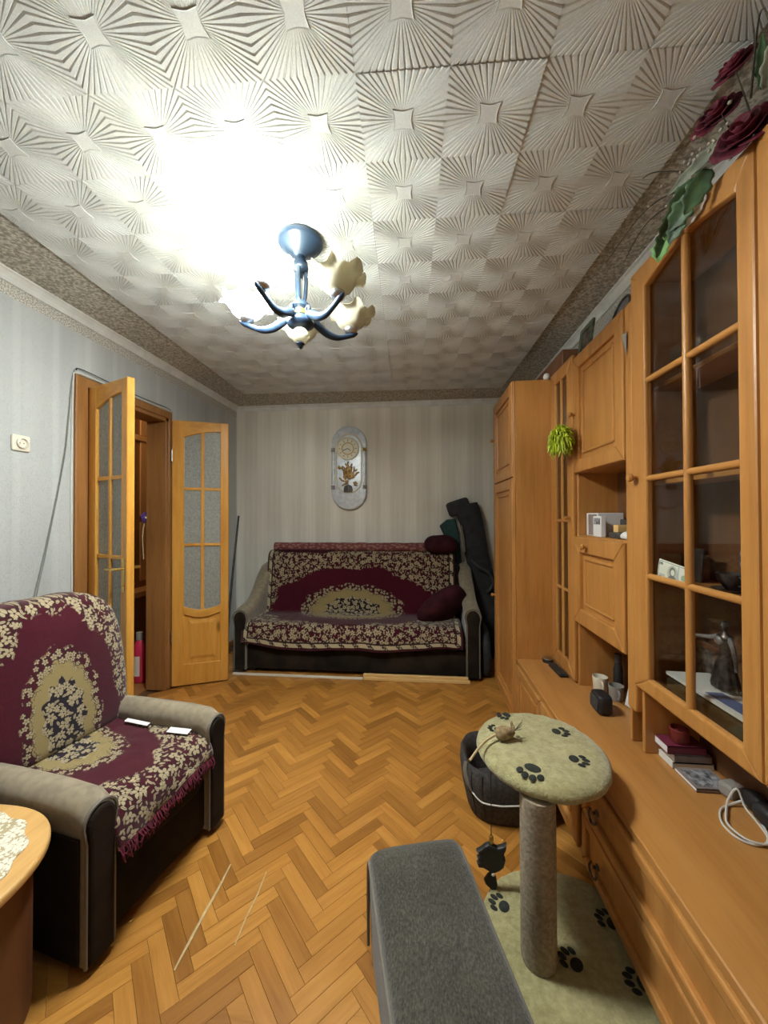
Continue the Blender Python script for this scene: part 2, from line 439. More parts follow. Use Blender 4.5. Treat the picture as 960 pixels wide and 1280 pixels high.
def m_bill():
    g = G('banknote_print')
    u, v, _ = g.sep(g.uv())        # 0..1
    paper = (0.62, 0.63, 0.52); ink = (0.1, 0.11, 0.09)
    def box(x0, x1, y0, y1, s=0.004):
        return g.sm(u, x0 - s, x0 + s) * (1.0 - g.sm(u, x1 - s, x1 + s)) * g.sm(v, y0 - s, y0 + s) * (1.0 - g.sm(v, y1 - s, y1 + s))
    c = g.mix(g.noise(g.comb(u * 60, v * 30), 1.0, 3) * 0.4, paper, (0.4, 0.43, 0.34))
    fr = box(0.02, 0.98, 0.05, 0.95) - box(0.035, 0.965, 0.085, 0.915)
    c = g.mix(fr * 0.8, c, ink)
    def ell(cu, cv, ku, kv, r): return 1.0 - g.sm(g.m('SQRT', (u - cu) * (u - cu) * ku + (v - cv) * (v - cv) * kv), r - 0.015, r + 0.015)
    oval = ell(0.47, 0.5, 5.5, 1.0, 0.38)
    c = g.mix(oval * 0.8, c, (0.34, 0.35, 0.29))
    c = g.mix(oval * ell(0.47, 0.16, 3.5, 1.0, 0.26), c, (0.14, 0.15, 0.13))
    c = g.mix(ell(0.465, 0.58, 5.5, 0.9, 0.21), c, (0.13, 0.14, 0.12))
    c = g.mix(ell(0.475, 0.56, 6.0, 1.1, 0.145), c, (0.58, 0.58, 0.5))
    c = g.mix(box(0.06, 0.24, 0.14, 0.36) * 0.4, c, ink)
    c = g.mix(box(0.62, 0.66, 0.1, 0.9) * 0.5, c, (0.1, 0.2, 0.35))
    d3 = g.m('SQRT', (u - 0.8) * (u - 0.8) * 5.5 + (v - 0.45) * (v - 0.45))
    c = g.mix((1.0 - g.sm(d3, 0.16, 0.18)) * 0.7, c, (0.12, 0.25, 0.12))
    g.pbsdf(c, 0.7)
    return g.mat
MT['bill'] = m_bill()
MT['plug_grey'] = plain('grey_plastic', (0.3, 0.28, 0.25), 0.5)
MT['print_grey'] = plain('grey_print', (0.2, 0.2, 0.21), 0.6, nscale=60, namt=0.9)
MT['picture_print'] = plain('brown_photo_print', (0.14, 0.11, 0.09), 0.5, nscale=30, namt=0.8)
MT['mirror'] = plain('dull_silver_plate', (0.32, 0.3, 0.31), 0.35, 0.4, nscale=25, namt=0.3)
MT['greenframe'] = plain('grey_green_frame', (0.11, 0.13, 0.085), 0.6, nscale=30, namt=0.5)
MT['shadowbox'] = plain('dark_grey_card', (0.07, 0.06, 0.055), 0.6, nscale=30, namt=0.5)
MT['porc'] = plain('grey_porcelain', (0.3, 0.3, 0.29), 0.2, nscale=60, namt=0.7)

# ------------------------------------------------------------------ mesh helpers
WM = {}
def thing(name, label, cat, loc=(0, 0, 0), rotz=0.0, group=None):
    o = bpy.data.objects.new(name, None); C.objects.link(o)
    o.empty_display_size = 0.05
    o.location = loc; o.rotation_euler = (0, 0, rotz)
    o['label'] = label; o['category'] = cat
    if group: o['group'] = group
    WM[o.name] = Matrix.Translation(loc) @ Matrix.Rotation(rotz, 4, 'Z')
    return o
def tag(o, label, cat, group=None):
    o['label'] = label; o['category'] = cat
    if group: o['group'] = group
    return o
def fin(name, bm, mat, parent=None, smooth=False, local=False, angle=None):
    """bm verts are world coordinates unless local; local = already in the parent's (thing's) frame"""
    if parent is not None and not local:
        bm.transform(WM[parent.name].inverted())
    org = None
    if parent is None:
        lo = Vector((min(v.co.x for v in bm.verts), min(v.co.y for v in bm.verts), min(v.co.z for v in bm.verts)))
        hi = Vector((max(v.co.x for v in bm.verts), max(v.co.y for v in bm.verts), max(v.co.z for v in bm.verts)))
        org = Vector(((lo.x + hi.x) / 2, (lo.y + hi.y) / 2, lo.z))
        bm.transform(Matrix.Translation(-org))
    me = bpy.data.meshes.new(name)
    if smooth:
        for f in bm.faces: f.smooth = True
    bm.to_mesh(me); bm.free()
    if smooth: me.set_sharp_from_angle(angle=math.radians(angle or 40))
    me.materials.append(MT[mat] if isinstance(mat, str) else mat)
    o = bpy.data.objects.new(name, me); C.objects.link(o)
    if parent is not None:
        o.parent = parent
        WM[o.name] = WM[parent.name]
    else:
        o.location = org
        WM[o.name] = Matrix.Translation(org)
    return o
def struct(name, bm, mat, smooth=False):
    """structure keeps its origin at the world origin"""
    me = bpy.data.meshes.new(name)
    if smooth:
        for f in bm.faces: f.smooth = True
    bm.to_mesh(me); bm.free()
    if smooth: me.set_sharp_from_angle(angle=math.radians(40))
    me.materials.append(MT[mat])
    o = bpy.data.objects.new(name, me); C.objects.link(o)
    o['kind'] = 'structure'
    WM[o.name] = Matrix.Identity(4)
    return o
def new(): return bmesh.new()
def box(bm, lo, hi, bev=0.0, seg=1):
    ps = [(x, y, z) for z in (lo[2], hi[2]) for y in (lo[1], hi[1]) for x in (lo[0], hi[0])]
    vs = [bm.verts.new(p) for p in ps]
    fs = [bm.faces.new([vs[i] for i in q]) for q in ((0, 2, 3, 1), (4, 5, 7, 6), (0, 1, 5, 4), (2, 6, 7, 3), (0, 4, 6, 2), (1, 3, 7, 5))]
    if bev:
        es = list({e for f in fs for e in f.edges})
        bmesh.ops.bevel(bm, geom=es, offset=bev, segments=seg, profile=0.5, affect='EDGES')
    return bm
def boxb(lo, hi, bev=0.0, seg=1): return box(new(), lo, hi, bev, seg)
def xform(bm, mat, verts=None): bmesh.ops.transform(bm, matrix=mat, verts=verts or bm.verts[:]); return bm
def obox(bm, c, size, rot=(0, 0, 0), bev=0.0, seg=1):
    t = new(); s = [q / 2 for q in size]
    box(t, (-s[0], -s[1], -s[2]), s, bev, seg)
    from mathutils import Euler
    t.transform(Matrix.Translation(c) @ Euler(rot).to_matrix().to_4x4())
    merge(bm, t); return bm
def merge(bm, t):
    me = bpy.data.meshes.new('tmp'); t.to_mesh(me); t.free(); bm.from_mesh(me); bpy.data.meshes.remove(me)
def lathe(bm, prof, c=(0, 0, 0), n=24, fn=None, axis='Z', cap=True):
    rings = []
    for (r, z) in prof:
        ring = []
        for i in range(n):
            a = 2 * PI * i / n
            x, y, zz = r * math.cos(a), r * math.sin(a), z
            if fn: x, y, zz = fn(x, y, zz, a, r)
            if axis == 'X': x, y, zz = zz, x, y
            if axis == 'Y': x, y, zz = x, zz, y
            ring.append(bm.verts.new((c[0] + x, c[1] + y, c[2] + zz)))
        rings.append(ring)
    for a, b in zip(rings, rings[1:]):
        for i in range(n):
            bm.faces.new((a[i], a[(i + 1) % n], b[(i + 1) % n], b[i]))
    if cap and prof[0][0] > 1e-5: bm.faces.new(rings[0][::-1])
    if cap and prof[-1][0] > 1e-5: bm.faces.new(rings[-1])
    bmesh.ops.remove_doubles(bm, verts=[v for r in rings for v in r], dist=1e-6)
    bmesh.ops.recalc_face_normals(bm, faces=bm.faces[:])
    return bm
def tube(bm, pts, r, n=8, cap=True):
    pts = [Vector(p) for p in pts]; m = len(pts)
    rs = r if isinstance(r, (list, tuple)) else [r] * m
    prev = None; rings = []
    for i, p in enumerate(pts):
        d = (pts[min(i + 1, m - 1)] - pts[max(i - 1, 0)]).normalized()
        if prev is None:
            ref = Vector((0, 0, 1)) if abs(d.z) < 0.9 else Vector((1, 0, 0))
            u = d.cross(ref).normalized()
        else:
            u = (prev - d * prev.dot(d)).normalized()
        prev = u; w = d.cross(u)
        rings.append([bm.verts.new(p + (u * math.cos(2 * PI * k / n) + w * math.sin(2 * PI * k / n)) * rs[i]) for k in range(n)])
    for a, b in zip(rings, rings[1:]):
        for k in range(n): bm.faces.new((a[k], a[(k + 1) % n], b[(k + 1) % n], b[k]))
    if cap:
        bm.faces.new(rings[0][::-1]); bm.faces.new(rings[-1])
    return bm
def spline(pts, n=24):
    """Catmull-Rom through pts"""
    P_ = [Vector(p) for p in pts]
    out = []
    seg = len(P_) - 1
    for i in range(n + 1):
        t = i / n * seg; k = min(int(t), seg - 1); t -= k
        p0 = P_[max(k - 1, 0)]; p1 = P_[k]; p2 = P_[k + 1]; p3 = P_[min(k + 2, seg)]
        out.append(0.5 * ((2 * p1) + (p2 - p0) * t + (2 * p0 - 5 * p1 + 4 * p2 - p3) * t * t + (3 * p1 - p0 - 3 * p2 + p3) * t ** 3))
    return out
def prism(bm, outline, f0, f1, bev=0.0, seg=2):
    """outline: 2-D points; f0,f1 map a 2-D point to the 3-D back and front caps"""
    t = new()
    a = [t.verts.new(f0(p)) for p in outline]; b = [t.verts.new(f1(p)) for p in outline]
    n = len(outline)
    t.faces.new(a[::-1]); top = t.faces.new(b)
    for i in range(n): t.faces.new((a[i], a[(i + 1) % n], b[(i + 1) % n], b[i]))
    bmesh.ops.recalc_face_normals(t, faces=t.faces[:])
    if bev:
        es = [e for e in t.edges if (e.verts[0] in a) == (e.verts[1] in a)]
        bmesh.ops.bevel(t, geom=es, offset=bev, segments=seg, profile=0.5, affect='EDGES')
    merge(bm, t); return bm
def sheet(bm, fn, nu, nv, uvf=None):
    """fn(i/nu, j/nv) -> xyz; uvf -> uv"""
    g = [[bm.verts.new(fn(i / nu, j / nv)) for j in range(nv + 1)] for i in range(nu + 1)]
    lay = bm.loops.layers.uv.verify() if uvf else None
    for i in range(nu):
        for j in range(nv):
            f = bm.faces.new((g[i][j], g[i + 1][j], g[i + 1][j + 1], g[i][j + 1])); f.smooth = True
            if uvf:
                for l, (a, b) in zip(f.loops, ((i, j), (i + 1, j), (i + 1, j + 1), (i, j + 1))):
                    l[lay].uv = uvf(a / nu, b / nv)
    return bm
def sgnp(a, e): return math.copysign(abs(a) ** e, a)
def superell(bm, c, r, e1=0.5, e2=0.5, nu=24, nv=14, fn=None, rot=None):
    """superellipsoid: e1 shapes the vertical section, e2 the horizontal one"""
    rings = []
    for j in range(nv + 1):
        et = -PI / 2 + PI * j / nv
        cz, sz = sgnp(math.cos(et), e1), sgnp(math.sin(et), e1)
        row = []
        for i in range(nu):
            om = 2 * PI * i / nu
            p = Vector((r[0] * cz * sgnp(math.cos(om), e2), r[1] * cz * sgnp(math.sin(om), e2), r[2] * sz))
            if fn: p = Vector(fn(p))
            if rot: p = rot @ p
            row.append(bm.verts.new(p + Vector(c)))
        rings.append(row)
    for a, b in zip(rings, rings[1:]):
        for i in range(nu): bm.faces.new((a[i], a[(i + 1) % nu], b[(i + 1) % nu], b[i]))
    bmesh.ops.remove_doubles(bm, verts=[v for q in rings for v in q], dist=1e-5)
    return bm
def nz(x, y=0.0, z=0.0):
    from mathutils import noise as N
    return N.noise(Vector((x, y, z)))
def solid(o, t):
    md = o.modifiers.new('thickness', 'SOLIDIFY'); md.thickness = t; md.offset = 1.0
    return o

# ------------------------------------------------------------------ floor: herringbone parquet
fl = struct('floor', boxb((XL - 0.16, YF, -0.06), (XR, YB, -0.0145)), 'seam')
def plank_mesh(name, L, Wd, mat):
    bm = new(); c = 0.0008
    x, y = L / 2 - 0.00025, Wd / 2 - 0.00025
    lo = [bm.verts.new(p) for p in ((-x, -y, -0.0145), (x, -y, -0.0145), (x, y, -0.0145), (-x, y, -0.0145))]
    mi = [bm.verts.new((v.co.x, v.co.y, -c)) for v in lo]
    hi = [bm.verts.new(p) for p in ((-x + c, -y + c, 0), (x - c, -y + c, 0), (x - c, y - c, 0), (-x + c, y - c, 0))]
    for a, b in ((lo, mi), (mi, hi)):
        for i in range(4): bm.faces.new((a[i], a[(i + 1) % 4], b[(i + 1) % 4], b[i]))
    bm.faces.new(hi)
    me = bpy.data.meshes.new(name); bm.to_mesh(me); bm.free(); me.materials.append(MT[mat]); return me
PL, PW = 0.24, 0.048
pm = plank_mesh('plank', PL, PW, 'plank')
planks = []
q = math.sqrt(0.5)
for a in range(-60, 60):
    for b in range(-40, 40):
        # herringbone in the lattice frame, then turned by 45 degrees
        for k, (ox, oy, rot) in enumerate(((PL / 2, PW / 2, 0.0), (PW / 2, PL / 2 + PW, PI / 2))):
            # translation lattice: (PW, PW) along the zigzag, (PL, -PL) across it
            lx = ox + a * PW + b * PL
            ly = oy + a * PW - b * PL
            wx = (lx - ly) * q + 0.004; wy = (lx + ly) * q + 1.2
            if XL - 0.13 < wx < XR - 0.02 and YF + 0.02 < wy < YB - 0.03:
                if wx < XL + 0.02 and not (2.02 < wy < 2.76): continue
                planks.append((wx, wy, rot + PI / 4))
def seen(p):
    x, y = p[0], p[1]
    d = Vector((x, y, -1.355)); zc = d.dot(RZ)
    if zc < 0.5: return False
    px = 480 + 465.5 * d.dot(RX) / zc; py = 640 + 465.5 * d.dot(RY) / zc
    return -20 < px < 960 and py < 1300 and -0.95 + max(0, y - 1.7) * -1.0 < x < 0.72 and y < 3.15 and not (x > 0.25 and y < 1.1)
vis = sorted([p for p in planks if seen(p)], key=lambda p: p[0] ** 2 + p[1] ** 2)
near = set(vis[:300])
for p in vis[:300]:
    o = bpy.data.objects.new('plank', pm); C.objects.link(o); o.parent = fl
    o.location = (p[0], p[1], -0.0006 * random.random()); o.rotation_euler = (0, 0, p[2])
vv, ff = [], []
base_v = [tuple(v.co) for v in pm.vertices]; base_f = [tuple(f.vertices) for f in pm.polygons]
for p in planks:
    if p in near: continue
    n0 = len(vv); ca, sa = math.cos(p[2]), math.sin(p[2])
    vv += [(p[0] + x * ca - y * sa, p[1] + x * sa + y * ca, z) for x, y, z in base_v]
    ff += [tuple(i + n0 for i in f) for f in base_f]
me = bpy.data.meshes.new('plank_field'); me.from_pydata(vv, [], ff); me.materials.append(MT['plank_far'])
o = bpy.data.objects.new('plank_field', me); C.objects.link(o); o.parent = fl; o['kind'] = 'stuff'

# ------------------------------------------------------------------ walls
DY0, DY1, DZ = 2.03, 2.765, 2.13       # door opening
wl = new()
box(wl, (XL - 0.16, YF, -0.06), (XL, DY0, ZC)); box(wl, (XL - 0.16, DY1, -0.06), (XL, YB, ZC)); box(wl, (XL - 0.16, DY0, DZ), (XL, DY1, ZC))
struct('wall_left', wl, 'wall_left')
struct('wall_back', boxb((XL - 0.16, YB, -0.06), (XR + 0.16, YB + 0.14, ZC)), 'wall_back')
struct('wall_right', boxb((XR, YF, -0.06), (XR + 0.16, YB, ZC)), 'wall_left')
struct('wall_front', boxb((XL - 0.16, YF - 0.14, -0.06), (XR + 0.16, YF, ZC)), 'wall_back')
# ceiling: speckled paper border carrying pressed foam tiles
cl = struct('ceiling', boxb((XL - 0.16, YF - 0.14, ZC), (XR + 0.16, YB + 0.14, ZC + 0.12)), 'speckle')
def star(bm, cx, cy, s=0.25):
    """one pressed sunburst, z measured downwards from the tile face"""
    h = s / 2 - 0.0006; nr = 13
    per = []
    for side in range(4):
        for k in range(nr):
            for fr, dz in ((0.04, 0.0), (0.22, 1.0), (0.80, 1.0), (0.96, 0.0)):
                t = -h + 2 * h * (k + fr) / nr
                x, y = ((t, -h), (h, t), (-t, h), (-h, -t))[side]
                per.append((x, y, dz))
    n = len(per)
    inner, mid, outer = [], [], []
    for x, y, dz in per:
        m_ = max(abs(x), abs(y)); ux, uy = x / m_, y / m_
        # concave little square in the middle
        tt = min(abs(ux), abs(uy)); ri = 0.031 * (0.80 + 0.20 * tt ** 1.5)
        inner.append(bm.verts.new((cx + ux * ri, cy + uy * ri, -0.0004 - 0.0006 * dz)))
        mid.append(bm.verts.new((cx + x * 0.62, cy + y * 0.62, -0.0004 - 0.0027 * dz)))
        outer.append(bm.verts.new((cx + x, cy + y, -0.0004 - 0.0034 * dz)))
    for A, B in ((inner, mid), (mid, outer)):
        for i in range(n): bm.faces.new((A[i], B[i], B[(i + 1) % n], A[(i + 1) % n]))
    # centre plaque with raised rim
    rim, top = [], []
    for k in range(32):
        a = 2 * PI * k / 32
        ux, uy = math.cos(a), math.sin(a); m_ = max(abs(ux), abs(uy)); ux, uy = ux / m_, uy / m_
        tt = min(abs(ux), abs(uy)); rr = 0.8 + 0.2 * tt ** 1.5
        rim.append(bm.verts.new((cx + ux * 0.0305 * rr, cy + uy * 0.0305 * rr, -0.0036)))
        top.append(bm.verts.new((cx + ux * 0.027 * rr, cy + uy * 0.027 * rr, -0.0026)))
    base = [bm.verts.new((v.co.x, v.co.y, 0)) for v in rim]
    for A, B in ((base, rim), (rim, top)):
        for i in range(32): bm.faces.new((A[i], A[(i + 1) % 32], B[(i + 1) % 32], B[i]))
    bm.faces.new(top[::-1])
def tile_mesh(name, cut=None):
    bm = new()
    for ix in (-0.125, 0.125):
        for iy in (-0.125, 0.125): star(bm, ix, iy)
    # body and thin edge
    e = 0.2496
    v1 = [bm.verts.new((x, y, -0.0003)) for x, y in ((-e, -e), (e, -e), (e, e), (-e, e))]
    v0 = [bm.verts.new((x, y, 0.004)) for x, y in ((-e, -e), (e, -e), (e, e), (-e, e))]
    bm.faces.new(v1[::-1]); bm.faces.new(v0)
    for i in range(4): bm.faces.new((v0[i], v0[(i + 1) % 4], v1[(i + 1) % 4], v1[i]))
    if cut is not None:
        bmesh.ops.bisect_plane(bm, geom=bm.verts[:] + bm.edges[:] + bm.faces[:], plane_co=(cut, 0, 0), plane_no=(-1, 0, 0), clear_outer=True)
    bmesh.ops.recalc_face_normals(bm, faces=[f for f in bm.faces])
    for f in bm.faces:
        if f.normal.z > 0.3 and f.calc_center_median().z < 0.003: f.normal_flip()
    me = bpy.data.meshes.new(name); bm.to_mesh(me); bm.free(); me.materials.append(MT['tile']); return me
tm, tmc = tile_mesh('ceiling_tile'), tile_mesh('ceiling_tile_cut', -0.185)
ALPHA = 0.03
for ci in range(5):
    for rj in range(-4, 6):
        x0 = -0.0128 + 0.25 * (-5.5 + 2 * ci); y0 = 0.595 + 0.25 * (0.5 + 2 * rj)
        x = x0 * math.cos(ALPHA) - y0 * math.sin(ALPHA); y = x0 * math.sin(ALPHA) + y0 * math.cos(ALPHA)
        o = bpy.data.objects.new('ceiling_tile', tmc if ci == 0 else tm); C.objects.link(o); o.parent = cl
        o.location = (x, y, ZC - 0.0041 - 0.0042 * random.random()); o.rotation_euler = (random.uniform(-.003, .003), random.uniform(-.003, .003), ALPHA)
# cornices
def cornice(name, a, b, inward):
    """quarter profile run from a to b, inward = unit vector into the room"""
    a, b, n = Vector(a), Vector(b), Vector(inward)
    prof = [(0, 0), (0.042, 0), (0.042, -0.006), (0.03, -0.012), (0.016, -0.026), (0.010, -0.042), (0.010, -0.05), (0, -0.05)]
    bm = new()
    A = [bm.verts.new(a + n * u + Vector((0, 0, v))) for u, v in prof]; B = [bm.verts.new(b + n * u + Vector((0, 0, v))) for u, v in prof]
    for i in range(len(prof)): bm.faces.new((A[i], A[(i + 1) % len(prof)], B[(i + 1) % len(prof)], B[i]))
    bm.faces.new(A); bm.faces.new(B[::-1]); bmesh.ops.recalc_face_normals(bm, faces=bm.faces[:])
    struct(name, bm, 'cornice')
cornice('trim_1', (XL, YF, ZC), (XL, YB, ZC), (1, 0, 0))
cornice('trim_2', (XL, YB, ZC), (XR, YB, ZC), (0, -1, 0))
cornice('trim_3', (XR, YF, ZC), (XR, YB, ZC), (-1, 0, 0))
# baseboards
bb = new(); box(bb, (XL, YF, 0), (XL + 0.016, DY0 - 0.09, 0.055), 0.004); box(bb, (XL, DY1 + 0.09, 0), (XL + 0.016, YB, 0.055), 0.004)
struct('baseboard_left', bb, 'pine_dk')
struct('baseboard_back', boxb((XL + 0.02, YB - 0.016, 0), (XR, YB, 0.055), 0.004), 'pine_dk')

# ------------------------------------------------------------------ door frame (trim) and hallway
fr = new()
for y0, y1 in ((DY0, DY0 + 0.03), (DY1 - 0.03, DY1)):
    box(fr, (XL - 0.16, y0, 0), (XL + 0.004, y1, DZ), 0.002)
box(fr, (XL - 0.16, DY0, DZ - 0.03), (XL + 0.004, DY1, DZ), 0.002)
o = struct('trim_4', fr, 'pine_dk')
cs = new()
box(cs, (XL, DY0 - 0.075, 0), (XL + 0.018, DY0 + 0.004, DZ + 0.045), 0.004)
box(cs, (XL, DY0 - 0.075, DZ - 0.004), (XL + 0.016, DY1 + 0.03, DZ + 0.05), 0.004)
box(cs, (XL, DY1 - 0.004, 0), (XL + 0.012, DY1 + 0.03, DZ + 0.045), 0.003)
struct('trim_5', cs, 'pine_dk')
struct('floor_hallway', boxb((-3.3, 1.2, -0.06), (XL - 0.16, 4.4, 0.0)), 'pine_dk')
struct('wall_hallway', boxb((-3.4, 1.2, 0), (-3.3, 4.4, ZC)), 'hallwall')
struct('ceiling_hallway', boxb((-3.4, 1.1, ZC), (XL - 0.16, 4.5, ZC + 0.08)), 'cornice')
struct('wall_hallway_end', boxb((-3.4, 4.4, 0), (XL - 0.16, 4.5, ZC)), 'hallwall')
struct('wall_hallway_start', boxb((-3.4, 1.1, 0), (XL - 0.16, 1.2, ZC)), 'hallwall')
# hall cupboard door seen through the gap
dd = new(); box(dd, (-2.80, 3.0, 0), (-2.76, 4.05, 2.45), 0.004)
d3 = struct('door_3', dd, 'pine_dk')
for z0, z1, mt in ((0.72, 1.30, 'hall_pan'), (1.36, 2.1, 'hall_pan'), (2.16, 2.42, 'hall_pan')):
    for y0, y1 in ((3.06, 3.36), (3.43, 3.62)):
        fin('panel', boxb((-2.76, y0, z0), (-2.745, y1, z1), 0.006), mt, d3)
fin('rail', boxb((-2.762, 3.02, 2.10), (-2.73, 4.03, 2.155), 0.006), 'hall_pan', d3)
fin('shelf', boxb((-2.762, 3.1, 0.60), (-2.60, 4.03, 0.66), 0.008), 'hall_pan', d3)
fin('lower_panel', boxb((-2.762, 3.06, 0.05), (-2.748, 3.98, 0.56), 0.006), 'pine_dk', d3)
# warm lamp of the hallway
hl = thing('hallway_lamp', 'small round white ceiling lamp of the hallway behind the double door', 'lamp', (-2.5, 2.75, ZC))
b = new(); lathe(b, [(0.0, ZC - 0.075), (0.06, ZC - 0.068), (0.10, ZC - 0.04), (0.11, ZC - 0.012)], (-2.5, 2.75, 0), 20)
fin('lamp_shade', b, 'shade', hl, True)
b = new(); lathe(b, [(0.115, ZC - 0.014), (0.118, ZC - 0.002), (0.118, ZC - 0.0005)], (-2.5, 2.75, 0), 20); fin('base', b, 'steel', hl, True)
ld = bpy.data.lights.new('hall_glow', 'POINT'); ld.energy = 5.0; ld.color = (1.0, 0.72, 0.42); ld.shadow_soft_size = 0.08
lo_ = bpy.data.objects.new('hall_glow', ld); C.objects.link(lo_); lo_.location = (-2.5, 2.75, ZC - 0.16)

# ------------------------------------------------------------------ glazed door leaves
def leaf(name, hinge, ang, W_=0.415, flip=1):
    """local x runs from the hinge to the free edge, local y is thickness, z up"""
    M_ = Matrix.Translation((hinge[0], hinge[1], 0.012)) @ Matrix.Rotation(ang, 4, 'Z')
    T = 0.02; H = 2.11; st = 0.062
    def put(nm, bm, mat, par):
        bm.transform(M_); me = bpy.data.meshes.new(nm); bm.to_mesh(me); bm.free(); me.materials.append(MT[mat])
        o = bpy.data.objects.new(nm, me); C.objects.link(o)
        if par: o.parent = par
        return o
    bm = new()
    sw = 0.085
    box(bm, (0, -T, 0), (sw, T, H), 0.004); box(bm, (W_ - st, -T, 0), (W_, T, H), 0.004)
    box(bm, (sw - 0.004, -T + 0.001, 0), (W_ - st + 0.004, T - 0.001, 0.165), 0.004)
    root = put(name, bm, 'pine', None); root['kind'] = 'structure'
    x0, x1 = sw, W_ - st; xm = (x0 + x1) / 2
    # arched top rail
    def arch(x): return 2.045 + flip * 0 - 0.055 * (1 - (x - x0) / (x1 - x0)) ** 1.7 if False else 2.035 - 0.06 * ((x - x1) / (x1 - x0)) ** 2
    pts = [(x0 - 0.004, H)] + [(x0 - 0.004 + (x1 - x0 + 0.008) * k / 12, arch(x0 + (x1 - x0) * k / 12)) for k in range(13)] + [(x1 + 0.004, H)]
    put('top_rail', prism(new(), pts, lambda p: (p[0], -T + 0.001, p[1]), lambda p: (p[0], T - 0.001, p[1]), 0.003, 1), 'pine_x', root)
    # curved lock rail
    def cur(x): return 0.625 - 0.035 * math.sin(PI * (x - x0) / (x1 - x0))
    pts = [(x0 - 0.004 + (x1 - x0 + 0.008) * k / 12, cur(x0 + (x1 - x0) * k / 12)) for k in range(13)]
    pts += [(x, z - 0.06) for x, z in pts[::-1]]
    put('lock_rail', prism(new(), pts, lambda p: (p[0], -T - 0.004, p[1]), lambda p: (p[0], T + 0.004, p[1]), 0.004, 1), 'pine_x', root)
    # bottom panel, raised field
    pn = put('panel', boxb((x0 - 0.002, -0.007, 0.16), (x1 + 0.002, 0.007, 0.57)), 'pine', root)
    bm = new()
    for s in (-1, 1):
        t = new(); lo = [(x0 + 0.028, 0.195), (x1 - 0.028, 0.195), (x1 - 0.028, 0.515), (x0 + 0.028, 0.515)]
        hi = [(x0 + 0.055, 0.225), (x1 - 0.055, 0.225), (x1 - 0.055, 0.485), (x0 + 0.055, 0.485)]
        A = [t.verts.new((x, s * 0.006, z)) for x, z in lo]; B = [t.verts.new((x, s * 0.015, z)) for x, z in hi]
        for i in range(4): t.faces.new((A[i], A[(i + 1) % 4], B[(i + 1) % 4], B[i]))
        t.faces.new(B); bmesh.ops.recalc_face_normals(t, faces=t.faces[:]); merge(bm, t)
    put('raised_field', bm, 'pine', pn)
    # muntins and panes
    zs = [0.60, 1.115, 1.565, 2.045]
    put('muntin', boxb((xm - 0.013, -0.014, 0.58), (xm + 0.013, 0.014, 2.04), 0.005, 2), 'pine', root)
    for z in zs[1:3]: put('muntin', boxb((x0, -0.013, z - 0.012), (x1, 0.013, z + 0.012), 0.005, 2), 'pine_x', root)
    for a, b_ in ((x0, xm - 0.012), (xm + 0.012, x1)):
        for k in range(3):
            put('pane', boxb((a - 0.002, -0.003, zs[k] + (0.012 if k else -0.03)), (b_ + 0.002, 0.003, zs[k + 1] - (0.012 if k < 2 else -0.02))), 'frost', root)
    return root, put
d1, put1 = leaf('door_1', (XL + 0.02, DY0 + 0.03), math.atan2(-0.165, 0.39), 0.42)
d2, put2 = leaf('door_2', (XL + 0.02, DY1 + 0.025), math.atan2(0.165, 0.38), 0.415)
# brass lever handles on the first leaf
for s in (-1, 1):
    pl_ = put1('handle_plate', boxb((0.42 - 0.048, s * 0.02 - 0.003, 0.93), (0.42 - 0.018, s * 0.02 + 0.003, 1.12), 0.003), 'brass', d1)
    b = new(); tube(b, [(0.392, s * 0.02, 1.06), (0.392, s * 0.062, 1.06), (0.375, s * 0.068, 1.06), (0.30, s * 0.068, 1.055)], [0.008, 0.008, 0.0085, 0.006], 8)
    tube(b, [(0.392, s * 0.02, 0.97), (0.392, s * 0.032, 0.97)], 0.007, 8)
    put1('lever', b, 'brass', d1)
for z in (0.35, 1.78):
    b = new(); tube(b, [(0.0, 0.024, z), (0.0, 0.024, z + 0.09)], 0.007, 8); put1('hinge', b, 'brass', d1)
    b = new(); tube(b, [(0.0, -0.024, z), (0.0, -0.024, z + 0.09)], 0.007, 8); put2('hinge', b, 'steel', d2)

# ------------------------------------------------------------------ on the left wall
sk = thing('wall_socket', 'square cream power socket high on the pale left wall', 'socket', (XL, 1.667, 1.72))
fin('plate', boxb((XL, 1.625, 1.682), (XL + 0.012, 1.71, 1.762), 0.006, 2), 'cream_plastic', sk)
b = new(); lathe(b, [(0.026, 0.010), (0.027, 0.022), (0.022, 0.024), (0.020, 0.014), (0.0, 0.013)], (XL, 1.667, 1.722), 24, axis='X'); fin('socket_ring', b, 'cream_plastic', sk, True)
for dy in (-0.0095, 0.0095):
    b = new(); lathe(b, [(0.003, 0.0125), (0.003, 0.0136), (0.0, 0.0136)], (XL, 1.667 + dy, 1.722), 10, axis='X'); fin('pin_hole', b, 'black', sk)
b = new()
tube(b, spline([(XL + 0.006, 1.948, 0.56), (XL + 0.006, 1.945, 1.0), (XL + 0.005, 1.94, 1.5), (XL + 0.006, 1.943, 2.0), (XL + 0.006, 1.95, 2.183)], 20) +
     spline([(XL + 0.02, 1.97, 2.187), (XL + 0.02, 2.3, 2.187), (XL + 0.02, 2.6, 2.184), (XL + 0.02, 2.78, 2.19)], 14), 0.005, 6)
tag(fin('cable', b, 'white_cable', None, True), 'white cable clipped along the outer edge of the door casing', 'cable')
b = new()
tube(b, spline([(XL + 0.004, 1.955, 2.2), (XL + 0.006, 1.935, 2.1), (XL + 0.012, 1.90, 1.75), (XL + 0.014, 1.846, 1.45), (XL + 0.02, 1.78, 1.15), (XL + 0.03, 1.72, 0.9), (XL + 0.03, 1.70, 0.6)], 30), 0.0028, 6)
tag(fin('wire', b, 'grey_wire', None, True), 'thin grey wire sagging down the pale wall left of the door', 'wire')
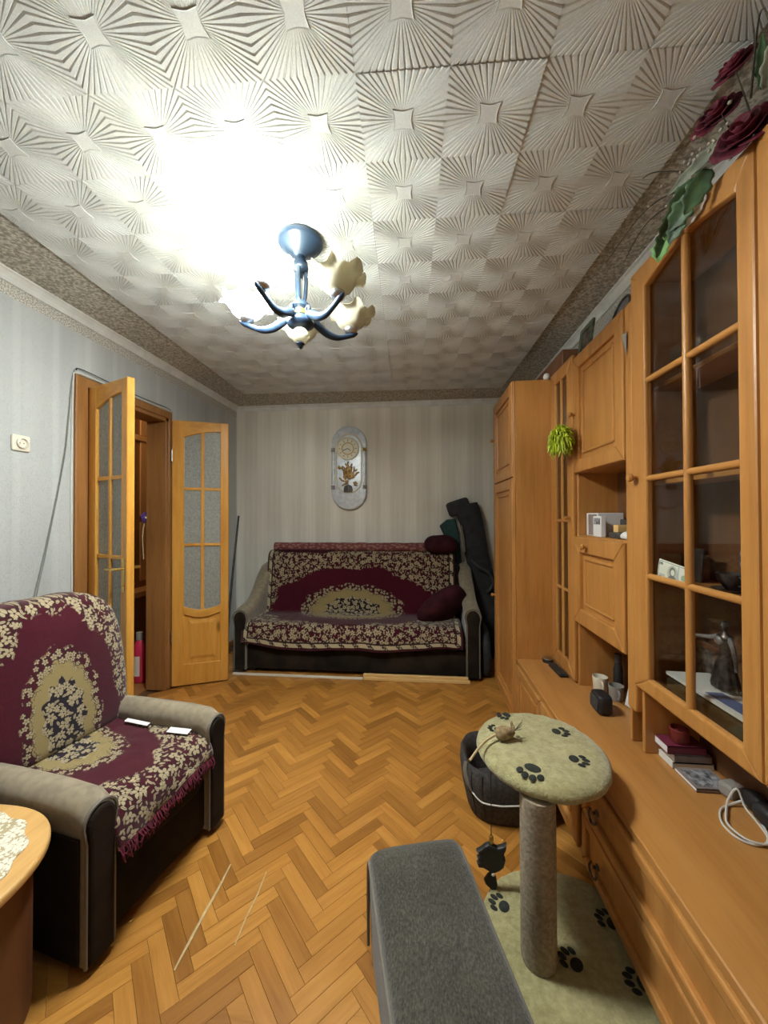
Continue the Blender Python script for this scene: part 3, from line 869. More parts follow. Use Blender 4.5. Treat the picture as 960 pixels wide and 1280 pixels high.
b = new(); tube(b, spline([(XL + 0.012, 1.96, 2.20), (XL + 0.02, 2.0, 2.215), (XL + 0.02, 2.4, 2.2), (XL + 0.02, 2.7, 2.203), (XL + 0.02, 2.79, 2.19)], 24), 0.003, 6)
tag(fin('wire', b, 'black', None, True), 'thin black wire lying along the top of the door casing', 'wire')
# things in the doorway
bt = thing('bottle', 'bright pink plastic bottle with a pale cap on the hallway floor', 'bottle', (-2.30, 2.87, 0))
b = new(); lathe(b, [(0.045, 0), (0.055, 0.01), (0.056, 0.20), (0.05, 0.27), (0.028, 0.335), (0.022, 0.345)], (-2.30, 2.87, 0), 24, lambda x, y, z, a, r: (x * 1.05, y * 0.8, z)); fin('body', b, 'pink', bt, True)
b = new(); lathe(b, [(0.025, 0.345), (0.026, 0.355), (0.024, 0.405), (0.0, 0.41)], (-2.30, 2.87, 0), 18); fin('cap', b, 'plug_grey', bt, True)
b = new(); sheet(b, lambda u, v: (-2.30 + 0.0595 * math.cos(-2.3 + 1.3 * u), 2.87 + 0.0465 * math.sin(-2.3 + 1.3 * u), 0.06 + 0.16 * v), 8, 4); fin('label_print', b, 'cream_plastic', bt)
bt = thing('bottle', 'black plastic bottle standing beside the pink bottle in the hallway', 'bottle', (-2.19, 2.90, 0))
b = new(); lathe(b, [(0.035, 0), (0.04, 0.01), (0.041, 0.24), (0.03, 0.3), (0.014, 0.335)], (-2.19, 2.90, 0), 20); fin('body', b, 'black', bt, True)
b = new(); lathe(b, [(0.015, 0.335), (0.016, 0.37), (0.0, 0.372)], (-2.19, 2.90, 0), 14); fin('cap', b, 'black', bt, True)
pf = thing('artificial_flower', 'purple artificial flower fixed in the doorway by the brown jamb', 'flower', (-2.165, 2.735, 1.34))
for k in range(5):
    a = 2 * PI * k / 5 + 0.3
    b = new(); superell(b, (-2.15 + 0.004 * math.sin(3 * k), 2.735 + 0.027 * math.cos(a), 1.348 + 0.027 * math.sin(a)), (0.006, 0.02, 0.02), 0.9, 0.9, 10, 6); fin('petal', b, 'purple', pf, True)
b = new(); superell(b, (-2.143, 2.735, 1.348), (0.008, 0.009, 0.009), 1, 1, 10, 6); fin('centre', b, 'cream_plastic', pf, True)
b = new(); tube(b, spline([(-2.15, 2.735, 1.34), (-2.17, 2.735, 1.2), (-2.16, 2.735, 1.02)], 8), 0.004, 6); fin('stem', b, 'straw', pf, True)

# ------------------------------------------------------------------ chandelier
CX, CY = -0.50, 1.53
ch = thing('chandelier', 'dark blue five-armed chandelier with ruffled cream shades, two of them lit', 'chandelier', (CX, CY, ZC))
b = new(); lathe(b, [(0.0, 2.455), (0.022, 2.458), (0.03, 2.47), (0.062, 2.482), (0.068, 2.492), (0.088, 2.502), (0.095, 2.514), (0.093, 2.524), (0.085, 2.5335)], (CX, CY, 0), 40); fin('canopy', b, 'blue', ch, True, angle=60)
b = new(); lathe(b, [(0.018, 2.46), (0.02, 2.44), (0.03, 2.43), (0.033, 2.405), (0.026, 2.395), (0.012, 2.388), (0.010, 2.36)], (CX, CY, 0), 24); fin('stem_socket', b, 'blue', ch, True)
for k in range(3):
    a = 2 * PI * k / 3 + 0.5
    d = Vector((math.cos(a), math.sin(a), 0))
    c0 = Vector((CX, CY, 0))
    b = new(); tube(b, [c0 + d * r + Vector((0, 0, z)) for r, z in ((0.012, 2.45), (0.022, 2.41), (0.024, 2.35), (0.02, 2.29), (0.012, 2.25))], [0.008, 0.010, 0.009, 0.008, 0.007], 8); fin('rod', b, 'blue', ch, True)
b = new(); lathe(b, [(0.0, 2.45), (0.0075, 2.449), (0.0075, 2.22), (0.0, 2.219)], (CX, CY, 0), 10); fin('stem', b, 'steel', ch, True)
b = new(); lathe(b, [(0.008, 2.2670), (0.03, 2.2590), (0.04, 2.2470), (0.042, 2.2350), (0.03, 2.2290), (0.024, 2.2220)], (CX, CY, 0), 28); fin('upper_hub', b, 'blue', ch, True, angle=60)
b = new(); lathe(b, [(0.026, 2.2240), (0.041, 2.2180), (0.042, 2.2000), (0.028, 2.1950)], (CX, CY, 0), 28); fin('brass_ring', b, 'brass', ch, True)
b = new(); lathe(b, [(0.028, 2.1970), (0.05, 2.1910), (0.058, 2.1770), (0.055, 2.1630), (0.036, 2.1530), (0.024, 2.1470)], (CX, CY, 0), 28); fin('lower_hub', b, 'blue', ch, True, angle=60)
b = new(); lathe(b, [(0.022, 2.1490), (0.035, 2.1320), (0.037, 2.1150), (0.028, 2.0970), (0.014, 2.0870)], (CX, CY, 0), 24); fin('finial_ball', b, 'shade', ch, True)
b = new(); lathe(b, [(0.016, 2.090), (0.018, 2.084), (0.008, 2.076), (0.0, 2.062)], (CX, CY, 0), 20); fin('finial_tip', b, 'blue', ch, True)
RA = 0.235
arm_me = shade_me = cup_me = ring_me = None
for k, azd in enumerate((-18, -90, 54, -162, 126)):
    az = math.radians(azd); d = Vector((math.sin(az), math.cos(az), 0)); t_ = Vector((d.y, -d.x, 0))
    Lm = Matrix.Translation((0, 0, 0)) @ Matrix(((d.x, t_.x, 0, 0), (d.y, t_.y, 0, 0), (0, 0, 1, 0), (0, 0, 0, 1)))
    def place(nm, me, par=ch):
        o = bpy.data.objects.new(nm, me); C.objects.link(o); o.parent = par; o.matrix_local = Matrix.Translation((0, 0, -ZC)) @ Lm if par == ch else Matrix.Identity(4)
        WM[o.name] = WM[ch.name] @ o.matrix_local if par == ch else WM[par.name]
        return o
    if arm_me is None:
        def tomesh(bm, nm, mt, sm_=True):
            for f in bm.faces: f.smooth = sm_
            me = bpy.data.meshes.new(nm); bm.to_mesh(me); bm.free(); me.set_sharp_from_angle(angle=math.radians(50)); me.materials.append(MT[mt]); return me
        pts = spline([(0.035, 0, 2.175), (0.06, 0, 2.19), (0.085, 0, 2.178), (0.12, 0, 2.158), (0.165, 0, 2.152), (0.21, 0, 2.166), (0.27, 0, 2.196)], 28)
        rs = [0.011 + 0.007 * math.sin(PI * min(1, (i / 28) * 1.3)) * (1 if i < 24 else 1) for i in range(29)]
        rs[-1] = 0.003; rs[-2] = 0.008; rs[-3] = 0.012
        b = new(); tube(b, pts, rs, 10)
        tube(b, spline([(0.05, 0, 2.2), (0.038, 0, 2.215), (0.05, 0, 2.227), (0.062, 0, 2.217), (0.056, 0, 2.208)], 12), 0.007, 8)
        arm_me = tomesh(b, 'arm', 'blue')
        b = new(); lathe(b, [(0.012, 2.185), (0.024, 2.19), (0.031, 2.2), (0.03, 2.209), (0.02, 2.216)], (RA, 0, 0), 20); cup_me = tomesh(b, 'lamp_cup', 'steel')
        def ruf(x, y, z, a, r):
            k_ = max(0, (r - 0.06) / 0.045)
            w = 0.016 * k_ * math.cos(7 * a) + 0.006 * k_ * math.cos(14 * a + 0.6)
            s_ = 1 + 0.10 * k_ * math.cos(7 * a + 1.3)
            return x * s_, y * s_, z + w
        prof = [(0.02, 2.209), (0.04, 2.214), (0.057, 2.226), (0.066, 2.242), (0.071, 2.256), (0.079, 2.267), (0.092, 2.274), (0.105, 2.277)]
        outer = prof; inner = [(r - 0.003, z + 0.0025) for r, z in prof[::-1]]
        b = new(); lathe(b, outer + inner, (RA, 0, 0), 56, ruf); shade_me = tomesh(b, 'shade', 'shade')
        shade_lit = {}
        for nm_ in 'ab':
            lm = shade_me.copy(); lm.materials.clear(); shade_lit[nm_] = lm
            for part_ in ('bowl', 'in', 'flank'): lm.materials.append(MT['lit_%s_%s' % (part_, nm_)])
            for pg in lm.polygons:
                v_ = pg.center; n_ = pg.normal; rad_ = Vector((v_.x - RA, v_.y, 0)).normalized()
                pg.material_index = (0 if n_.z < -0.55 else 2) if (n_.dot(rad_) - 0.9 * n_.z) > 0 else 1
        b = new(); lathe(b, [(0.012, 2.214), (0.013, 2.235), (0.022, 2.25), (0.027, 2.268), (0.022, 2.278), (0.0, 2.285)], (RA, 0, 0), 18); bulb_me = tomesh(b, 'bulb', 'shade')
    lit = azd in (-90, -162)
    place('arm', arm_me); place('lamp_cup', cup_me); s_o = place('lamp_shade', (shade_lit['a'] if azd == -90 else shade_lit['b']) if lit else shade_me)
    s_o['label'] = 'lit ruffled glass shade glowing white' if lit else 'unlit ruffled cream glass shade'
    if lit:
        ld = bpy.data.lights.new('bulb_light', 'SPOT'); ld.energy = BULB_W * (0.45 if azd == -90 else 1.0); ld.color = BULB_COL; ld.shadow_soft_size = 0.025
        ld.spot_size = math.radians(92); ld.spot_blend = 0.75
        lo_ = bpy.data.objects.new('bulb_light', ld); C.objects.link(lo_)
        p = Vector((CX, CY, 0)) + d * RA; lo_.location = (p.x, p.y, 2.262); lo_.rotation_euler = (PI, 0, 0)
    else:
        place('bulb', bulb_me)

# ------------------------------------------------------------------ wall clock
ck = thing('wall_clock', 'tall oval pale silver wall clock with ivory dial and gilt bouquet', 'clock', (-0.733, YB, 1.41))
ccx, cy1 = -0.733, YB
def stad(w, z0, z1, n=16):
    r = w
    pts = [(ccx + r * math.cos(PI * k / n), z1 - r + r * math.sin(PI * k / n)) for k in range(n + 1)]
    pts += [(ccx + r * math.cos(PI + PI * k / n), z0 + r + r * math.sin(PI + PI * k / n)) for k in range(n + 1)]
    return pts
b = prism(new(), stad(0.185, 1.42, 2.295), lambda p: (p[0], cy1 - 0.002, p[1]), lambda p: (p[0], cy1 - 0.05, p[1]), 0.012, 3); fin('case', b, 'clock', ck, True)
ins = stad(0.135, 1.60, 2.21, 20)
b = new(); tube(b, [(x, cy1 - 0.053, z) for x, z in ins + ins[:1]], 0.009, 8, False); fin('inner_rim', b, 'dialface', ck, True)
b = prism(new(), stad(0.12, 1.63, 2.19), lambda p: (p[0], cy1 - 0.049, p[1]), lambda p: (p[0], cy1 - 0.054, p[1]), 0.002, 1); fin('window_panel', b, 'clock', ck)
dc = (-0.741, cy1 - 0.055, 2.055)
b = new(); lathe(b, [(0.12, 0.0), (0.122, -0.010), (0.112, -0.016), (0.104, -0.012)], dc, 40, axis='Y', cap=False); fin('dial_rim', b, 'dialface', ck, True)
b = new(); lathe(b, [(0.105, -0.006), (0.104, -0.010), (0.0, -0.010)], dc, 40, axis='Y'); dl = fin('dial', b, 'dialface', ck)
b = new(); lathe(b, [(0.066, -0.009), (0.064, -0.016), (0.058, -0.018), (0.056, -0.012)], dc, 36, axis='Y', cap=False); fin('dial_ring', b, 'brass', dl, True)
for k in range(12):
    a = 2 * PI * k / 12
    b = new(); obox(b, (dc[0] + 0.085 * math.sin(a), dc[1] - 0.012, dc[2] + 0.085 * math.cos(a)), (0.005, 0.003, 0.018), (0, a, 0)); fin('hour_mark', b, 'shadowbox', dl)
for a, L in ((2.2, 0.04), (4.3, 0.055)):
    b = new(); obox(b, (dc[0] + L / 2 * math.sin(a), dc[1] - 0.02, dc[2] + L / 2 * math.cos(a)), (0.006, 0.002, L), (0, a, 0)); fin('clock_hand', b, 'black', ck)
random.seed(3)
bq = new()
for k in range(70):
    x = -0.74 + random.gauss(0, 0.042); z = 1.80 + random.gauss(0, 0.052)
    a = math.atan2(z - 1.72, x + 0.74)
    superell(bq, (x, cy1 - 0.064 - random.random() * 0.006, z), (0.022, 0.007, 0.009), 1, 1, 8, 5, rot=Matrix.Rotation(-a + random.uniform(-.5, .5), 3, 'Y'))
o = fin('gilt_bouquet', bq, 'gold_dk', ck, True); o['kind'] = 'stuff'
b = prism(new(), [(-0.785, 1.60), (-0.693, 1.60), (-0.693, 1.64)] + [(-0.739 + 0.046 * math.cos(PI * k / 8), 1.64 + 0.04 * math.sin(PI * k / 8)) for k in range(1, 8)] + [(-0.785, 1.64)], lambda p: (p[0], cy1 - 0.05, p[1]), lambda p: (p[0], cy1 - 0.066, p[1])); fin('pendulum_window', b, 'shadowbox', ck)
b = new(); tube(b, [(-0.733, cy1 - 0.068, 1.605), (-0.733, cy1 - 0.068, 1.66)], 0.008, 8); fin('pendulum', b, 'steel', ck)
for s in (-1, 1):
    b = new(); tube(b, [(ccx + s * 0.165, cy1 - 0.05, 1.66), (ccx + s * 0.165, cy1 - 0.05, 2.03)], 0.013, 10); fin('side_column', b, 'clock', ck, True)
    for z in (1.655, 2.045):
        b = new(); lathe(b, [(0.012, -0.02), (0.024, -0.016), (0.018, 0.0), (0.024, 0.016), (0.012, 0.02)], (ccx + s * 0.168, cy1 - 0.05, z), 14); fin('column_cap', b, 'brass' if (s > 0 and z > 2) else 'mirror', ck, True)

# ------------------------------------------------------------------ sofa
SX0, SX1, SY0 = -1.62, 0.495, 3.11
sf = thing('sofa', 'dark brown velour sofa with tan scroll arms against the back wall', 'sofa', ((SX0 + SX1) / 2, SY0, 0))
fin('base', boxb((SX0 + 0.05, SY0 + 0.02, 0.03), (SX1 - 0.05, 3.80, 0.235), 0.015, 2), 'dkbrown', sf, True)
b = new(); superell(b, ((SX0 + SX1) / 2, 3.37, 0.31), ((SX1 - SX0) / 2 - 0.12, 0.265, 0.098), 0.35, 0.2, 48, 12); fin('seat', b, 'dkbrown', sf, True)
b = new(); superell(b, ((SX0 + SX1) / 2, 3.705, 0.62), ((SX1 - SX0) / 2 - 0.10, 0.125, 0.36), 0.3, 0.25, 48, 14, lambda p: (p.x, p.y + 0.10 * (p.z / 0.36) * 0.5, p.z)); fin('backrest', b, 'dkbrown', sf, True)
def arm_loft(x0, x1, stations, bm, roll=0.0):
    """lofted scroll arm: stations (y, top z)"""
    w = x1 - x0; cx = (x0 + x1) / 2; secs = []
    for y, h in stations:
        r = w / 2; pts = [(x0 + 0.012, 0.03), (x0 + 0.012, h - 2.0 * r)]
        pts += [(cx + r * math.cos(PI - PI * k / 10 * 1.0), h - r + r * math.sin(PI - PI * k / 10)) for k in range(11)]
        pts += [(x1 - 0.012, h - 2.0 * r), (x1 - 0.012, 0.03)]
        secs.append([bm.verts.new((px, y, pz)) for px, pz in pts])
    n = len(secs[0])
    for A, B in zip(secs, secs[1:]):
        for i in range(n - 1): bm.faces.new((A[i], A[i + 1], B[i + 1], B[i]))
    bm.faces.new(secs[0]); bm.faces.new(secs[-1][::-1])
    bmesh.ops.recalc_face_normals(bm, faces=bm.faces[:])
    return [v.co.copy() for v in secs[0]]
for x0, x1, hf in ((SX0, SX0 + 0.13, 0.56), (SX1 - 0.13, SX1, 0.61)):
    st = [(SY0 - 0.005, hf - 0.02), (SY0 + 0.02, hf), (SY0 + 0.12, hf + 0.015), (SY0 + 0.25, hf + 0.05), (SY0 + 0.36, hf + 0.13), (SY0 + 0.46, 0.80), (SY0 + 0.56, 0.875), (SY0 + 0.66, 0.89)]
    b = new(); sec = arm_loft(x0, x1, st, b); a_ = fin('armrest', b, 'tan', sf, True)
    pts = [(v.x, v.z) for v in sec]
    cx_, cz_ = sum(p[0] for p in pts) / len(pts), 0.3
    sh = [(cx_ + (x - cx_) * 0.82, z - 0.012 if z > 0.1 else z) for x, z in pts]
    b = prism(new(), sh, lambda p: (p[0], SY0 + 0.0, p[1]), lambda p: (p[0], SY0 - 0.018, p[1]), 0.006, 2); fin('arm_front', b, 'dkbrown', a_)
    b = new(); tube(b, [(v.x, SY0 - 0.006, v.z) for v in sec], 0.0055, 6); fin('piping', b, 'pipe', a_, True)
for x in (SX0 + 0.15, SX1 - 0.15):
    for y in (SY0 + 0.08, 3.75): fin('foot', boxb((x - 0.03, y - 0.03, 0), (x + 0.03, y + 0.03, 0.035), 0.004), 'black', sf)
# throw over the sofa
prof = [(3.083, 0.235), (3.088, 0.30), (3.10, 0.36), (3.13, 0.408), (3.19, 0.418), (3.35, 0.415), (3.50, 0.41), (3.553, 0.425), (3.568, 0.48), (3.585, 0.60), (3.602, 0.75), (3.622, 0.88), (3.645, 0.955), (3.69, 0.992), (3.74, 0.998)]
sp = spline([(0, y, z) for y, z in prof], 72)
ln = [0.0]
for a, b_ in zip(sp, sp[1:]): ln.append(ln[-1] + (b_ - a).length)
tw = 0.94
def throw_fn(u, v):
    k = v * 72; i = min(int(k), 71); p = sp[i].lerp(sp[i + 1], k - i)
    x = -0.595 + (u - 0.5) * 2 * tw * (1.0 if v < 0.45 else 0.985)
    if v < 0.5: x += 0.02 * nz(v * 6, 3.0)
    hem = max(0, 0.16 - v) / 0.16
    wv = 0.010 * nz(x * 3.2, v * 5) + 0.006 * nz(x * 9, v * 11, 2)
    z = p.z + (0.018 * math.sin(x * 3.1 + 0.7) + 0.012 * math.sin(x * 7.3)) * hem + (abs(wv) if v < 0.5 else 0) + 0.004
    y = p.y - (abs(wv) * 1.3 if v > 0.45 else 0.0) - 0.010 * hem * (1 + math.sin(x * 14)) * 0.5
    return (x, y, z)
b = new(); sheet(b, throw_fn, 110, 72, lambda u, v: ((u - 0.5) * 2 * tw, ln[min(72, int(round(v * 72)))]))
SOFA_LEN = ln[-1]
o = fin('sofa_throw', b, 'throw_sofa', None); tag(o, 'burgundy throw with cream blossoms and oval medallion spread over the sofa', 'throw'); solid(o, 0.008)
# rolled cloth along the top of the backrest
rl = thing('rolled_blanket', 'long pinkish brown rolled cloth lying along the sofa backrest', 'blanket', (-0.71, 3.70, 1.0))
pts = [(-1.48 + 1.545 * k / 30, 3.705 + 0.004 * nz(k * 0.4), 1.043 + 0.006 * nz(k * 0.5, 4)) for k in range(31)]
b = new(); tube(b, pts, [0.045 + 0.004 * nz(k * 0.6, 9) for k in range(31)], 14); fin('roll', b, 'rolled', rl, True)
sp_ = []
for k in range(40):
    a = k * 0.45; r = 0.04 * (1 - k / 46); sp_.append((0.066, 3.705 + r * math.cos(a), 1.043 + r * math.sin(a)))
b = new(); tube(b, sp_, 0.0022, 5); fin('spiral_edge', b, 'burg', rl)
b = new(); sheet(b, lambda u, v: (-1.46 + 0.62 * u, 3.652 - 0.006 * v + 0.01 * math.sin(u * 3), 1.03 - 0.05 * v * math.sin(PI * u) - 0.012), 20, 5); o = fin('loose_flap', b, 'burg', rl); solid(o, 0.004)
# cushions
b = new(); superell(b, (0.205, 3.68, 1.075), (0.165, 0.14, 0.092), 0.85, 0.75, 30, 14, lambda p: (p.x, p.y, p.z + 0.008 * nz(p.x * 12, p.y * 12)))
o = fin('cushion', b, 'burg', None, True); tag(o, 'dark burgundy round cushion lying on the right end of the sofa backrest', 'cushion')
rot = Matrix.Rotation(math.radians(-38), 3, 'Y') @ Matrix.Rotation(math.radians(38), 3, 'X')
b = new(); superell(b, (0.195, 3.36, 0.545), (0.245, 0.085, 0.15), 0.75, 0.7, 30, 14, lambda p: (p.x, p.y + 0.006 * nz(p.x * 10, p.z * 10), p.z), rot)
o = fin('cushion', b, 'burg', None, True); tag(o, 'dark burgundy cushion leaning on the sofa seat against its right arm', 'cushion')
# things in front of and beside the sofa
b = new(); box(b, (-0.47, 3.055, 0.0), (0.40, 3.082, 0.024), 0.003)
o = fin('wooden_batten', b, 'lumber', None); tag(o, 'lower yellow wooden batten lying on the floor before the sofa', 'batten')
b = new(); box(b, (-0.47, 3.062, 0.0245), (0.385, 3.082, 0.05), 0.003)
o = fin('wooden_batten', b, 'lumber', None); tag(o, 'upper yellow wooden batten resting on another batten before the sofa', 'batten')
b = new(); box(b, (-1.60, 3.06, 0.0), (-0.475, 3.08, 0.016), 0.002)
o = fin('wooden_strip', b, 'cream_plastic', None); tag(o, 'thin pale strip lying along the left half of the sofa front', 'strip')
b = new(); tube(b, [(-1.935, 3.83, 1.36), (-1.90, 3.62, 0.7), (-1.865, 3.43, 0.012)], [0.010, 0.011, 0.011], 10)
o = fin('broom_handle', b, 'shadowbox', None, True); tag(o, 'thin dark stick leaning in the corner left of the sofa', 'stick')
# black gig bag, green bag, dark bundle
gb = thing('gig_bag', 'black nylon instrument bag standing upright in the corner behind the sofa', 'bag', (0.55, 3.76, 0))
cen = [(0.62, 0.02, 0.15), (0.63, 0.2, 0.19), (0.635, 0.42, 0.185), (0.625, 0.62, 0.13), (0.60, 0.8, 0.115), (0.56, 0.98, 0.115), (0.535, 1.15, 0.115), (0.51, 1.30, 0.115), (0.475, 1.40, 0.12), (0.445, 1.47, 0.125)]
b = new(); secs = []
for i, (x, z, hw) in enumerate(cen):
    tl = Vector((cen[min(i + 1, 9)][0] - cen[max(i - 1, 0)][0], 0, cen[min(i + 1, 9)][1] - cen[max(i - 1, 0)][1])).normalized()
    if i == 9: tl = Vector((-0.16, 0, 0.98)).normalized()
    s = Vector((tl.z, 0, -tl.x)); y0 = 3.775 - 0.05 * (z < 0.6)
    secs.append([b.verts.new(Vector((x, y0, z)) + s * hw * sgnp(math.cos(2 * PI * k / 18), 0.6) + Vector((0, 0.062 * sgnp(math.sin(2 * PI * k / 18), 0.6) * (1 if z > 0.6 else 1.35), 0.01 * nz(k, i)))) for k in range(18)])
for A, B in zip(secs, secs[1:]):
    for k in range(18): b.faces.new((A[k], A[(k + 1) % 18], B[(k + 1) % 18], B[k]))
b.faces.new(secs[0][::-1]); b.faces.new(secs[-1]); fin('body', b, 'blackfab', gb, True, angle=50)
b = new(); superell(b, (0.385, 3.775, 1.44), (0.115, 0.055, 0.075), 0.35, 0.4, 20, 10, rot=Matrix.Rotation(math.radians(-18), 3, 'Y')); fin('peg_flap', b, 'blackfab', gb, True)
b = new(); tube(b, spline([(0.50, 3.70, 0.92), (0.56, 3.66, 0.86), (0.66, 3.66, 0.80), (0.70, 3.67, 0.70), (0.64, 3.66, 0.62)], 16), 0.014, 8); fin('carry_strap', b, 'charcoal', gb, True)
b = new(); tube(b, [(0.40, 3.70, 1.26), (0.425, 3.70, 1.12), (0.435, 3.70, 1.0)], 0.012, 8)
fin('zip_cord', b, 'pipe', gb, True)
ub = thing('umbrella_bag', 'dark green nylon sleeve sticking up behind the round cushion', 'bag', (0.34, 3.80, 0.9))
b = prism(new(), [(0.20, 1.255), (0.27, 1.315), (0.355, 1.325), (0.39, 1.18), (0.42, 0.86), (0.31, 0.86), (0.285, 1.06), (0.26, 1.14)], lambda p: (p[0], 3.84, p[1]), lambda p: (p[0], 3.79, p[1]), 0.012, 2); fin('sleeve', b, 'greenfab', ub)
b = new(); tube(b, [(0.205, 3.785, 1.25), (0.262, 3.785, 1.13), (0.29, 3.785, 1.05)], 0.008, 6); fin('seam', b, 'black', ub, True)
b = new(); superell(b, (0.545, 3.32, 0.20), (0.045, 0.20, 0.2), 0.6, 0.6, 22, 12, lambda p: (p.x + 0.01 * nz(p.y * 9, p.z * 9), p.y, p.z + 0.02 * nz(p.y * 6)))
o = fin('fabric_bag', b, 'blackfab', None, True); tag(o, 'dark limp bag on the floor between the sofa and the wardrobe', 'bag')

# ------------------------------------------------------------------ armchair (local: x forward, y to the far side)
AL = math.radians(-10)
ac = thing('armchair', 'dark brown armchair with tan scroll arms beside the coffee table', 'armchair', (-0.935, 1.305, 0), AL)
def L(nm, b, mt, par=ac, **k): return fin(nm, b, mt, par, local=True, **k)
L('base', boxb((-0.70, -0.215, 0.03), (-0.012, 0.215, 0.25), 0.02, 2), 'dkbrown', smooth=True)
b = new(); superell(b, (-0.265, 0, 0.305), (0.277, 0.218, 0.105), 0.35, 0.3, 32, 12); L('seat', b, 'dkbrown', smooth=True)
BC, BR = Vector((-0.635, 0, 0.66)), (0.125, 0.285, 0.345)
lean = lambda p: (p.x - 0.055 * (p.z / 0.345), p.y, p.z)
b = new(); superell(b, BC, BR, 0.55, 0.5, 36, 18, lean); L('backrest', b, 'dkbrown', smooth=True)
for s in (-1, 1):
    x0, x1 = -0.70, 0.0
    stx = [(-0.70, 0.50), (-0.4, 0.515), (-0.15, 0.52), (-0.04, 0.515), (-0.0, 0.49)]
    ylo, yhi = (0.20, 0.302) if s > 0 else (-0.302, -0.20)
    bm = new(); secs = []
    for x, h in stx:
        r = (yhi - ylo) / 2; cy_ = (ylo + yhi) / 2
        pts = [(ylo + 0.008, 0.03), (ylo + 0.008, h - 2 * r)] + [(cy_ + r * math.cos(PI - PI * k / 10), h - r + r * math.sin(PI - PI * k / 10)) for k in range(11)] + [(yhi - 0.008, h - 2 * r), (yhi - 0.008, 0.03)]
        secs.append([bm.verts.new((x, py, pz)) for py, pz in pts])
    for A, B in zip(secs, secs[1:]):
        for i in range(len(A) - 1): bm.faces.new((A[i], A[i + 1], B[i + 1], B[i]))
    bm.faces.new(secs[0]); bm.faces.new(secs[-1][::-1]); bmesh.ops.recalc_face_normals(bm, faces=bm.faces[:])
    sec = [v.co.copy() for v in secs[-1]]
    arm = L('armrest', bm, 'tan', smooth=True)
    yo = 0.2955 * s
    L('side_panel', boxb((-0.685, min(yo, yo + 0.007 * s), 0.035), (-0.012, max(yo, yo + 0.007 * s), 0.405), 0.003), 'dkbrown', arm)
    cyy = (ylo + yhi) / 2
    b = prism(new(), [(cyy + (v.y - cyy) * 0.86, v.z - 0.01 if v.z > 0.1 else v.z) for v in sec], lambda p: (-0.002, p[0], p[1]), lambda p: (0.02, p[0], p[1]), 0.008, 2); L('arm_front', b, 'dkbrown', arm)
    b = new(); tube(b, [(0.008, v.y, v.z) for v in sec], 0.0055, 6); L('piping', b, 'pipe', arm, smooth=True)
for x in (-0.62, -0.07):
    for y in (-0.17, 0.17): L('foot', boxb((x - 0.025, y - 0.025, 0), (x + 0.025, y + 0.025, 0.035), 0.004), 'black')
# throw over the armchair: seat part and back part in one cloth
ct = thing('chair_throw', 'burgundy throw with cream blossoms, medallion and fringe draped over the armchair', 'throw', (-0.935, 1.305, 0.3), AL)
zof = Matrix.Translation((0, 0, -0.3))
pr = [(0.024, 0.30), (0.022, 0.345), (0.005, 0.395), (-0.04, 0.418), (-0.15, 0.424), (-0.28, 0.424), (-0.42, 0.422), (-0.485, 0.43)]
ps = spline([(x, 0, z) for x, z in pr], 40)
pl = [0.0]
for a, b_ in zip(ps, ps[1:]): pl.append(pl[-1] + (b_ - a).length)
def cseat(u, v):
    k = v * 40; i = min(int(k), 39); p = ps[i].lerp(ps[i + 1], k - i)
    y = -0.215 + 0.425 * u
    hem = max(0, 0.2 - v) / 0.2
    return (p.x + 0.010 * hem * math.sin(y * 26), y, p.z + 0.007 * abs(nz(y * 9, v * 7)) + hem * (0.05 * u + 0.012 * math.sin(y * 22)))
b = new(); sheet(b, cseat, 40, 40, lambda u, v: (-0.215 + 0.425 * u, pl[min(40, int(round(v * 40)))])); b.transform(zof)
o = L('seat_cloth', b, 'throw_chair', ct); solid(o, 0.007)
b = new(); lay = b.loops.layers.uv.verify()
n_u, n_v = 56, 34; grid = []
R2 = (BR[0] + 0.012, BR[1] + 0.012, BR[2] + 0.012)
for i in range(n_u + 1):
    col = []
    om = -PI * 0.62 + 1.24 * PI * i / n_u
    for j in range(n_v + 1):
        et = -PI / 2 * 0.86 + PI * 0.93 * j / n_v
        cz, sz = sgnp(math.cos(et), 0.55), sgnp(math.sin(et), 0.55)
        p = Vector((R2[0] * cz * sgnp(math.cos(om), 0.5), R2[1] * cz * sgnp(math.sin(om), 0.5), R2[2] * sz))
        p = Vector(lean(p)); p += BC
        p.x += 0.005 * nz(p.y * 9, p.z * 9)
        if p.z < 0.43: p.x = min(p.x, -0.49)
        col.append((p, (p.y + (0.0 if abs(om) < PI / 2 else 0.06 * math.copysign(1, om)), 0.44 + (p.z - 0.40))))
    grid.append(col)
vg = [[b.verts.new(c[0]) for c in col] for col in grid]
for i in range(n_u):
    for j in range(n_v):
        f = b.faces.new((vg[i][j], vg[i + 1][j], vg[i + 1][j + 1], vg[i][j + 1])); f.smooth = True
        for l, (a, c_) in zip(f.loops, ((i, j), (i + 1, j), (i + 1, j + 1), (i, j + 1))): l[lay].uv = grid[a][c_][1]
b.transform(zof); L('back_cloth', b, 'throw_chair', ct)
fb = new(); random.seed(5)
for k in range(90):
    u = k / 89; x, y, z = cseat(u, 0.02)
    l_ = random.uniform(0.02, 0.045)
    tube(fb, [(x + 0.006, y, z + 0.004), (x + 0.014 + random.uniform(0, .008), y + random.uniform(-.008, .008), z - l_ * 0.5), (x + 0.012 + random.uniform(0, .01), y + random.uniform(-.014, .014), z - l_)], 0.0022, 4)
fb.transform(zof); o = L('fringe', fb, 'burg_fringe', ct); o['kind'] = 'stuff'
